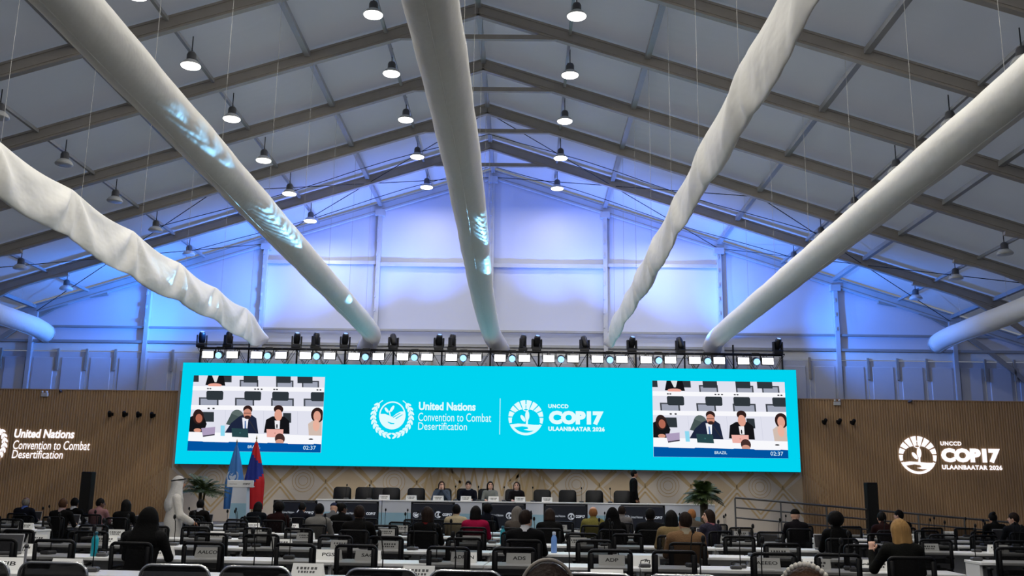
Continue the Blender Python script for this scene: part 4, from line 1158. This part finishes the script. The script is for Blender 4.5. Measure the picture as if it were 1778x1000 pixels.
# interpretation units and papers
box_ = empty('interpretation_unit'); MB().box((0, 0, .02), (.12, .09, .04), bev=.01).build('body', GREYD, box_); MB().tube([(-.05, .0, .045), (-.05, -.02, .075), (.0, -.03, .085), (.05, -.02, .075), (.05, 0, .045)], .006, 6).build('earphone_band', BLACK, box_)
tb = tree(box_); nb = 0
sheet_ = MB().box((0, 0, .002), (.21, .297, .004)).build('paper_sheet', PAPER); np_ = 0
for r, u, b, occ in allseats:
    if r == 0: continue
    if rc.random() < .45:
        o = box_ if nb == 0 else copy_tree(tb); nb += 1; o.location = rowpt(r, u+rc.uniform(.34, .42)*(1 if rc.random() < .5 else -1), .14, TH); o.rotation_euler.z = ROT+rc.uniform(-.5, .5)
        tag(o, 'dark interpretation unit in the '+ROWN[r]+BLK[b], 'receiver', 'interpretation units, '+ROWN[r]+BLK[b])
    if not occ and rc.random() < .35:
        o = sheet_ if np_ == 0 else sheet_.copy()
        if np_: COL.objects.link(o)
        np_ += 1; o.location = rowpt(r, u+rc.uniform(-.1, .1), .17, TH); o.rotation_euler.z = ROT+rc.uniform(-.4, .4)
        tag(o, 'white sheet of paper in the '+ROWN[r]+BLK[b], 'paper', 'loose papers, '+ROWN[r]+BLK[b])
o = copy_tree(tlp); o.location = rowpt(1, seat_u(1, 14, .2), .14, TH); o.rotation_euler.z = ROT+.25; tag(o, 'open laptop with dark tilted screen beside the silver pole', 'laptop')
bt = make_bottle(TEAL, mat('dark_teal_cap', srgb(8, 80, 100), .4, 0, .05, 8)); bt.location = rowpt(1, seat_u(1, 165, .16), .16, TH); tag(bt, 'tall teal bottle with a dark cap beside the dotted shawl', 'bottle'); bt.scale = (1.0, 1.0, 1.0)
b2 = copy_tree(tree(bt)); b2.location = rowpt(3, seat_u(3, 873, .2), .2, TH); tag(b2, 'tall teal bottle near the person with long grey hair', 'bottle')
b3 = make_bottle(BLUEP, mat('pale_cap', srgb(190, 200, 220), .4, 0, .05, 8)); b3.location = rowpt(2, seat_u(2, 962, .3), .3, TH); tag(b3, 'pale blue water bottle beside the person in the black suit', 'bottle')
# ------------------------------------------------------------------ two people close to the camera
def near_person(px, Y, label, key, skin, top, hair, hcol):
    X = at(px, 975, Y).x
    o = person(label, (X, Y, 0), -.45 if px > 1100 else 0, key, skin, top, hair, hcol); o.scale = (.98, .98, .962 if px < 1100 else .955)
    c = copy_tree(tcc); c.location = (X, Y-.02, 0); c.rotation_euler.z = o.rotation_euler.z; c.scale = (.95, .95, .95)
    tag(c, 'chrome frame chair under the '+('dark-haired' if px < 1100 else 'brown-haired')+' person in the rearmost seats', 'chair')
    return o
pA = near_person(952, 3.35, 'dark-haired person with a thin pale hairband in the rearmost seats', (.0, 0, 0, 'lap', 1.), 'light', ('near_black', (20, 20, 22)), 'bob', 'dkbrown')
pB = near_person(1398, 3.55, 'brown-haired person with a white beaded hairband in the rearmost seats', (-.05, 0, 0, 'lap', .95), 'light', ('near_grey', (60, 58, 58)), 'long', 'brown')
def band(o, key, m, beads, name, tilt):
    me, hc, yaw, pitch = seated_mesh(key)
    pts = [(hc[0]+.097*math.cos(a), hc[1]-.012+tilt*math.sin(a), hc[2]+.016+.124*math.sin(a)) for a in np.linspace(.15, PI-.15, 19)]
    if not beads: MB().tube(pts, .007, 6).build(name, m, o, True)
    else:
        mb = MB()
        for p in pts: mb.lathe([(.002, -.011), (.008, -.007), (.0105, 0), (.008, .007), (.002, .011)], p, 8)
        mb.tube(pts, .004, 5); mb.build(name, m, o, True)
band(pA, (.0, 0, 0, 'lap', 1.), mat('pale_band', srgb(150, 140, 128), .4, 0, .05, 9), False, 'hairband', -.02)
band(pB, (-.05, 0, 0, 'lap', .95), mat('pearl_beads', srgb(225, 218, 205), .3, 0, .05, 9), True, 'beaded_hairband', -.045)
# silver stand in the rear row
ss = empty('camera_stand', rowpt(0, seat_u(0, 44, -.2), -.2)); tag(ss, 'thin silver tripod stand beside the ESA card', 'tripod')
MB().tube([(0, 0, .12), (0, 0, .99)], .012, 8).build('pole', SILVER, ss)
for k in range(3): a = 2*PI*k/3+.4; MB().tube([(0, 0, .35), (.16*math.cos(a), .16*math.sin(a), .012)], .010, 6).build('leg', SILVER, ss)
MB().lathe([(.012, .98), (.02, .99), (.02, 1.01), (.006, 1.02)], n=10).build('head', GREYD, ss, True)

# ------------------------------------------------------------------ standing people
def standing(name_label, loc, rz, P, hc, lo, hi, mats, hair, hcol, fz=(), fx=(), fy=(), coarse=.024, yaw=0):
    me = body_mesh('person_body', P, 6, lo, hi, coarse, fx, fy, fz)
    o = link('person', me); o.location = loc; o.rotation_euler.z = rz; tag(o, name_label, 'person'); dress(o, mats)
    if hair: h = link('headcloth' if hair == 'cloth' else 'hair', hair_mesh(hair), o); h.location = hc; dress(h, [HAIRS[hcol]]); h.rotation_euler.z = yaw
    return o
# robe wearer walking between the desks
hc = np.array((0, .05, 1.64))
P = [C((0, 0, .12), (0, 0, .95), .27, .20, TOP, .05, (1, .72, 1)), C((0, 0, .95), (0, .01, 1.33), .19, .185, TOP, .06, (1.08, .74, 1)), C((-.16, .01, 1.40), (.16, .01, 1.40), .068, .068, TOP, .05),
     C((0, .01, 1.42), (0, .035, 1.56), .055, .053, SK, .02)]+head_prims(hc, -.0, -.1)
for s in (-1, 1):
    sh = np.array((s*.19, .01, 1.38)); el = sh+np.array((s*.07, .06, -.28)); w = el+np.array((-s*.06, .20, -.12))
    P += [C(sh, el, .07, .065, TOP, .03), C(el, w, .065, .06, TOP, .02)]+hand_prims(w, (-s*.3, .9, -.3), s, .4)
    P += [C((s*.09, .02, .05), (s*.10, .17, .04), .045, .036, SHOE, .02)]
robe = cm('white_robe', (212, 208, 202))
pos = at(316, 860, 18.0); 
mats = [SKINS['mid'], robe, robe, SHOEM, robe, EYED]
rb = standing('person in a long white robe and white headcloth standing between the desks', (pos.x, 18.0-.35, 0), -1.1, P, hc, (-.45, -.32, 0), (.45, .6, 1.8), mats, 'cloth', 'white', fz=[(.95, 1.1, .012), (1.52, 1.72, .013)], fx=[(-.25, .25, .012)], fy=[(.1, .45, .012)])
MB().tube([(hc[0]+.108*math.cos(a), hc[1]-.012+.122*math.sin(a), hc[2]+.07+.02*math.sin(a)) for a in np.linspace(0, 2*PI, 25)[:-1]], .012, 6, closed=True).build('head_cord', BLACK, rb, True)
# person in a suit walking along the stage, facing the ramp
hc2 = np.array((0, .03, 1.60))
P = [EL((0, 0, .93), (.16, .12, .12), LEG, .04), C((0, 0, .98), (0, 0, 1.32), .15, .165, TOP, .05, (1.12, .72, 1)), C((0, .0, .80), (0, 0, 1.0), .165, .15, TOP, .05, (1.05, .75, 1)), C((-.155, 0, 1.38), (.155, 0, 1.38), .066, .066, TOP, .05),
     C((0, .0, 1.39), (0, .01, 1.46), .08, .062, SHIRT, .03), C((0, .0, 1.42), (0, .02, 1.54), .055, .053, SK, .02)]+head_prims(hc2, 0, 0)
for s in (-1, 1):
    st_ = .16*s
    P += [C((s*.085, 0, .90), (s*.09, st_*.6, .50), .085, .062, LEG, .03), C((s*.09, st_*.6, .50), (s*.09, st_-.03, .09), .060, .044, LEG, .02), C((s*.09, st_-.05, .045), (s*.095, st_+.14, .035), .043, .036, SHOE, .02)]
    sh = np.array((s*.185, 0, 1.37)); el = sh+np.array((s*.05, -.05*s, -.28)); w = el+np.array((-s*.02, .10-.04*s, -.22))
    P += [C(sh, el, .06, .05, TOP, .03), C(el, w, .048, .036, TOP, .02)]+hand_prims(w, (0, .35, -1), s, .5)
sm = at(1107, 860, 28.6)
standing('person in a black suit walking along the stage behind the head table', (sm.x, 29.6, ZST), -PI/2+.15, P, hc2, (-.4, -.4, 0), (.4, .45, 1.76), [SKINS['mid'], cm('black_suit2', (16, 16, 18)), cm('black_suit2', (16, 16, 18)), SHOEM, cm('white_shirt', (200, 200, 205)), EYED], 'short', 'black', fz=[(.72, .92, .012), (1.48, 1.72, .013)], fx=[(-.28, .28, .012)], fy=[(-.1, .18, .012)])

# ------------------------------------------------------------------ head table on the stage
YH = 28.3
def make_exec_chair():
    r = empty('executive_chair')
    mb = MB(); n = 14
    prof = rrect(.54, .62, .10, 6, 0, .80)
    prof = [(x*(1-.10*(z-.5)), z) for x, z in prof]
    m_ = len(prof); vv = [(x, -.22-.10*(z-.5)+.02, z) for x, z in prof]+[(x*1.02, -.27-.10*(z-.5), z) for x, z in prof]+[(x*.9, -.31-.10*(z-.5), .80+(z-.80)*.92) for x, z in prof]
    f = [tuple(range(m_)), tuple(range(3*m_-1, 2*m_-1, -1))]
    for a in (0, 1): f += [(a*m_+i, (a+1)*m_+i, (a+1)*m_+(i+1) % m_, a*m_+(i+1) % m_) for i in range(m_)]
    mb.add(vv, f); mb.build('backrest', LEATHER, r, True)
    MB().box((0, 0, .47), (.54, .52, .11), bev=.035).build('seat', LEATHER, r)
    for s in (-1, 1):
        mb = MB(); mb.box((s*.29, 0, .68), (.06, .32, .04), bev=.012); mb.bar((s*.29, .1, .67), (s*.27, .08, .45), .04, .05); mb.build('armrest', BLACK, r)
    MB().tube([(0, 0, .43), (0, 0, .09)], .03, 10).build('column', CHROME, r)
    mb = MB()
    for k in range(5): a = 2*PI*k/5; mb.bar((0, 0, .10), (.3*math.cos(a), .3*math.sin(a), .03), .05, .035)
    mb.build('star_base', BLACK, r); return r
ec_ = make_exec_chair(); te = tree(ec_); CH = [589, 628, 645, 676, 719, 767, 806, 845, 891, 943, 986, 1035, 1083]
for k, px in enumerate(CH):
    o = ec_ if k == 0 else copy_tree(te); x = at(px, 860, YH+.75).x; o.location = (x, YH+.95+(.78 if px == 645 else 0), ZST); o.rotation_euler.z = PI+.05*math.sin(k*3)
    who = {767: 'person holding both hands to the face', 806: 'person in the navy suit', 845: 'person in the light grey jacket', 891: 'person with brown hair'}.get(px)
    if who: tag(o, 'black leather chair on stage under the '+who, 'chair', 'occupied leather chairs at the head table')
    else: tag(o, 'empty high-backed black leather chair behind the head table', 'chair', 'empty leather chairs at the head table')
HT = empty('head_table')
hw = 1.9
MB().box((hw/2, .3, .735), (hw-.01, .62, .035), bev=.006).build('table_top', WHITEL, HT)
MB().box((hw/2, .02, .56), (hw-.02, .02, .32)).build('front_panel_upper', HEADPALE, HT); MB().box((hw/2, .02, .21), (hw-.02, .02, .38)).build('front_panel_lower', HEADBLUE, HT)
for x in (.04, hw-.04): MB().box((x, .3, .36), (.04, .52, .715)).build('side_panel', WHITEL, HT)
th = tree(HT); hx0 = at(548, 870, YH).x
for k in range(6):
    o = HT if k == 0 else copy_tree(th); o.location = (hx0+k*hw, YH, ZST); tag(o, 'white head table section with pale blue printed front on the stage', 'table', 'head table sections')
SP = [(767, (.25, .2, 0, 'face', 1.), 'light', ('blue_grey', (80, 90, 105)), 'bob', 'brown', None, 'person on stage holding both hands to the face'),
      (813, (.05, 0, 0, 'desk', 1.05), 'light', ('navy_suit', (26, 28, 48)), 'short', 'dkbrown', white, 'person in a navy suit and white shirt at the head table'),
      (851, (.08, .2, 0, 'desk', .9), 'light', ('silver_grey', (130, 134, 130)), 'bob', 'dkbrown', white, 'person in a light grey jacket at the head table'),
      (897, (.1, -.1, 0, 'desk', .92), 'light', ('dark_brown', (40, 32, 36)), 'long', 'brown', white, 'person in a dark jacket with brown hair at the head table')]
for px, key, skin, top, hr, hcl, sh, label in SP:
    x = at(px, 860, YH+.85).x; person(label, (x, YH+.86, ZST), PI, key, skin, top, hr, hcl, sh)
for k, px in enumerate([667, 714, 761, 809, 857, 903, 950]):
    o = copy_tree(tcd) if k else make_card(); p = at(px, 866, YH+.14); o.location = (p.x, YH+.16, ZST+.7525); o.scale = (1.0, 1, 1.2)
    tag(o, 'white name card standing on the head table', 'name card', 'name cards on the head table')
for k, px in enumerate([600, 640, 790, 830, 875, 925, 1010, 1060]):
    o = copy_tree(tm); p = at(px, 866, YH+.3); o.location = (p.x, YH+.38, ZST+.7525); o.rotation_euler.z = PI
    tag(o, 'black gooseneck microphone on the head table', 'microphone', 'microphones on the head table')
# black floor displays along the stage front
DISP = mat('display_face', srgb(24, 27, 40), .3, 0, .08, 3); LOGO = emit('display_logo', srgb(190, 196, 205), .8); GREYBAR = mat('grey_edge', (.16, .16, .18, 1), .4, .3, .05, 6)
fd = empty('floor_display'); 
MB().box((0, .05, 1.0), (1.12, .06, .66), bev=.01).build('cabinet', BLACK, fd)
MB().box((0, .015, .98), (1.06, .01, .58)).build('display_face', DISP, fd)
MB().box((0, .02, 1.29), (1.0, .02, .02)).build('edge_bar', GREYBAR, fd)
for s in (-1, 1): MB().bar((s*.4, .12, 0), (s*.4, .08, .72), .05, .05).build('stand_leg', BLACK, fd)
MB().box((0, .1, .02), (1.0, .4, .04)).build('foot', BLACK, fd)
emblem_obj('emblem', desert_emblem(False), (-.42, 1.02), .08, [LOGO], fd, .006)
writing('writing', 'United Nations', (-.31, .006, 1.0), LOGO, fd, width=.30, height=.055); emblem_obj('emblem', hand_emblem(), (.14, 1.02), .085, [LOGO], fd, .006); writing('writing', 'COP17', (.25, .006, .985), LOGO, fd, width=.24, height=.07, bold=.05)
tf = tree(fd)
for k, (px, w) in enumerate([(513, 1), (620, 1), (752, 1), (875, 1), (982, 1), (1116, 1)]):
    o = fd if k == 0 else copy_tree(tf); x = at(px, 875, 25.3).x; o.location = (x, 25.25, 0)
    tag(o, 'black floor display with small white emblems standing before the stage', 'display', 'floor displays before the stage')

# ------------------------------------------------------------------ lectern and flags
lx = at(418, 860, 26.6)
lt = empty('lectern', (lx.x, 26.6, ZST)); tag(lt, 'white lectern with a wide sign top and pale blue print', 'lectern')
mb = MB(); mb.add([(-.24, -.16, .06), (.24, -.16, .06), (.24, .16, .06), (-.24, .16, .06), (-.19, -.14, 1.04), (.19, -.14, 1.04), (.19, .14, 1.04), (-.19, .14, 1.04)], [(0, 1, 5, 4), (1, 2, 6, 5), (2, 3, 7, 6), (3, 0, 4, 7), (4, 5, 6, 7), (3, 2, 1, 0)])
mb.build('body', HEADPALE, lt)
MB().add([(-.222, -.1575, .22), (.222, -.1575, .22), (.205, -.149, .62), (-.205, -.149, .62)], [(0, 1, 2, 3)]).build('printed_band', HEADBLUE, lt)
MB().box((0, 0, .03), (.58, .42, .06), bev=.01).build('plinth', mat('dark_blue_plinth', srgb(30, 50, 80), .5, 0, .05, 5), lt)
MB().box((0, -.10, 1.13), (.70, .10, .19), bev=.01).build('sign_top', WHITEL, lt)
MB().box((0, .06, 1.06), (.60, .34, .03), bev=.008).build('reading_shelf', WHITEL, lt)
writing('writing', 'United Nations', (-.28, -.152, 1.11), GREYINK, lt, width=.2, height=.03); writing('writing', 'COP17', (.08, -.152, 1.10), GREYINK, lt, width=.2, height=.05, bold=.05)
MB().tube([(.12, 0, 1.07), (.13, -.02, 1.25), (.13, .04, 1.36)], .007, 6).build('microphone_stem', BLACK, lt)
FL = {'blue': mat('flag_blue', srgb(62, 120, 190), .8, 0, .1, 6), 'red': mat('flag_red', srgb(190, 20, 28), .8, 0, .1, 6), 'navy': mat('flag_navy', srgb(20, 40, 130), .8, 0, .1, 6), 'white': mat('flag_white', srgb(190, 205, 225), .8, 0, .06, 6)}
def flag(px, Y, ztop, w, mats, cols, label, emb):
    x = at(px, 830, Y).x; r = empty('flag_on_pole', (x, Y, ZST)); tag(r, label, 'flag')
    MB().lathe([(.17, 0), (.17, .02), (.06, .05), (.03, .07)], n=18).build('base', BLACK, r, True)
    MB().tube([(0, 0, .05), (0, 0, ztop+.06)], .014, 8).build('pole', mat('gold_pole', srgb(150, 120, 60), .35, .7, .05, 6), r)
    MB().lathe([(.006, 0), (.022, .03), (.012, .07), (.001, .13)], (0, 0, ztop+.06), 10).build('finial', mat('gold_pole', srgb(150, 120, 60)), r, True)
    mb = MB(); n, rows = 40, 26; zb = .45
    for j in range(rows):
        t = j/(rows-1); z = ztop-(ztop-zb)*t; ww = .03+w*min(1, t*1.7)**.85*(1-.12*max(0, t-.7))
        for i in range(n):
            a = 2*PI*i/n; fold = 1+.22*math.sin(5*a+t*2)+.12*math.sin(9*a-3*t)
            mb.v.append((ww*math.cos(a)*(.9+.1*fold)+.02*t, .55*ww*math.sin(a)*fold, z))
    for j in range(rows-1):
        t = j/(rows-1)
        for i in range(n):
            a = 2*PI*(i+.5)/n; mb.f.append((j*n+i, (j+1)*n+i, (j+1)*n+(i+1) % n, j*n+(i+1) % n)); mb.m.append(cols(t, math.cos(a)))
    mb.build('cloth', mats, r, True)
    if emb:
        mb = MB()
        for q, mi in desert_emblem(False)[40:]:
            mb.poly([(px_*.17, -.55*w*1.16-.03, 1.35+pz_*.2) for px_, pz_ in (q if sum(q[k][0]*q[(k+1) % len(q)][1]-q[(k+1) % len(q)][0]*q[k][1] for k in range(len(q))) > 0 else q[::-1])])
        mb.build('emblem', FL['white'], r)
    return r
flag(407, 27.6, 2.20, .24, [FL['blue']], lambda t, c: 0, 'light blue flag with a white wreath emblem behind the lectern', True)
flag(441, 27.8, 2.32, .26, [FL['red'], FL['navy']], lambda t, c: 1 if .22+.10*c < t < .62-.16*c else 0, 'red and dark blue striped flag behind the lectern', False)

# ------------------------------------------------------------------ palms
def palm(px, Y, zb, label, seed, hgt, big):
    rnd = random.Random(seed); x = at(px, 860, Y).x
    r = empty('potted_palm', (x, Y, zb)); tag(r, label, 'plant')
    MB().lathe([(.15, 0), (.20, .02), (.24, .36), (.25, .40), (.22, .40), (.21, .37)], n=20).build('pot', mat('white_pot', (.72, .72, .70, 1), .4, 0, .04, 6), r, True)
    for q in range(3): a = q*2.1; MB().tube([(.07*math.cos(a), .07*math.sin(a), .36), (.05*math.cos(a), .05*math.sin(a), .6), (.08*math.cos(a), .08*math.sin(a), hgt*.58)], [.07, .055, .045] if big else [.05, .035, .025], 8).build('stem', TRUNK, r, True)
    N = 52 if big else 32
    for k in range(N):
        a = 2*PI*k/N*2.4+rnd.uniform(-.3, .3); el = rnd.uniform(-.1, 1.35) if big else rnd.uniform(.2, 1.2); L = rnd.uniform(.42, .62) if big else rnd.uniform(.6, .95)
        base = Vector((0, 0, hgt*.56+rnd.uniform(0, .10))); d = Vector((math.cos(a)*math.cos(el), math.sin(a)*math.cos(el), math.sin(el)))
        pts = [base+d*L*t-Vector((0, 0, 1))*(.42*L*t*t) for t in np.linspace(0, 1, 9)]
        mb = MB(); mb.tube(pts, [.008]*5+[.005]*4, 4)
        sd = d.cross(Vector((0, 0, 1))).normalized()
        for i in range(1, 9):
            t = i/8; ll = .24*math.sin(PI*(.15+.8*t))+.05; tang = (pts[i]-pts[i-1]).normalized()
            for f in (.0, .5):
                p = pts[i]-(pts[i]-pts[i-1])*f
                for s in (-1, 1):
                    e = p+sd*s*ll*.75+tang*ll*.55-Vector((0, 0, .25*ll)); m = (p+e)/2+tang*.012; w = tang*(.022 if big else .018)
                    mb.add([p, m-w, e, m+w], [(0, 1, 2, 3)])
        mb.build('frond', LEAFM, r)
    return r
palm(350, 26.9, ZST, 'potted palm with arching fronds between the robe wearer and the lectern', 4, 1.55, False)
palm(1221, 26.9, 0, 'tall potted palm standing where the ramp meets the stage', 9, 2.85, True)

# ------------------------------------------------------------------ loudspeakers and wall fittings
def column_speaker(px, Y, label):
    x = at(px, 850, Y).x; r = empty('column_loudspeaker', (x, Y, 0)); tag(r, label, 'loudspeaker')
    MB().box((0, .05, .28), (.44, .50, .56), bev=.02).build('subwoofer', BLACK, r)
    MB().box((0, .05, 1.30), (.30, .30, 1.44), bev=.02).build('column', BLACK, r)
    MB().box((0, -.105, 1.30), (.25, .012, 1.36)).build('grille', seethrough('grille', (.02, .02, .02, 1), .1), r)
    return r
column_speaker(150, 28.0, 'tall black column loudspeaker before the slat wall with the convention sign')
column_speaker(1513, 28.0, 'tall black column loudspeaker before the slat wall with the COP17 sign')
def wall_spot():
    r = empty('wall_spotlight')
    MB().box((0, .02, .0), (.10, .04, .10), bev=.01).build('wall_plate', BLACK, r)
    MB().bar((0, 0, 0), (0, -.12, .0), .03, .03).build('arm', BLACK, r)
    o = MB().lathe([(.055, -.10), (.06, -.08), (.06, .06), (.04, .09)], n=14).build('head', BLACK, r, True); o.location = (0, -.17, 0); o.rotation_euler = (.7, 0, .3)
    return r
w1 = wall_spot(); tw = tree(w1)
for k, (px, py) in enumerate([(194, 719), (219, 719), (243, 720), (267, 721), (1430, 732), (1455, 732), (1479, 733)]):
    p = at(px, py, YW-.075); o = w1 if k == 0 else copy_tree(tw); o.location = (p.x, YW-.075, p.z)
    s = 'convention' if k < 4 else 'COP17'
    tag(o, 'small black spotlight on the slat wall of the %s sign' % s, 'spotlight', 'wall spotlights by the %s sign' % s)
for k, (px, py) in enumerate([(78, 684), (1453, 699)]):
    p = at(px, py, YW-.06); r = empty('emergency_light', (p.x, YW-.07, p.z)); tag(r, 'small white emergency light at the top of the %s slat wall' % ('convention sign', 'COP17 sign')[k], 'emergency light')
    MB().box((0, 0, -.03), (.22, .07, .12), bev=.012).build('body', mat('white_plastic', (.6, .6, .6, 1), .5, 0, .03, 8), r)
    for s in (-1, 1):
        o = MB().lathe([(.02, -.03), (.035, .0), (.035, .03)], n=12).build('lamp_head', mat('white_plastic', (.6, .6, .6, 1)), r, True); o.location = (s*.07, -.02, .06); o.rotation_euler.x = 1.2
for k, (px, py) in enumerate([(105, 679), (1580, 697)]):
    p = at(px, py, YW-.1); r = empty('security_camera', (p.x, YW-.06, p.z)); tag(r, 'small dark camera at the top edge of the %s slat wall' % ('convention sign', 'COP17 sign')[k], 'camera')
    MB().box((0, 0, 0), (.06, .05, .08), bev=.01).build('mount', GREYD, r); o = MB().lathe([(.03, -.09), (.035, -.07), (.035, .06), (.02, .08)], n=12).build('body', GREYD, r, True); o.rotation_euler = (1.4, 0, .4); o.location = (0, -.07, 0)
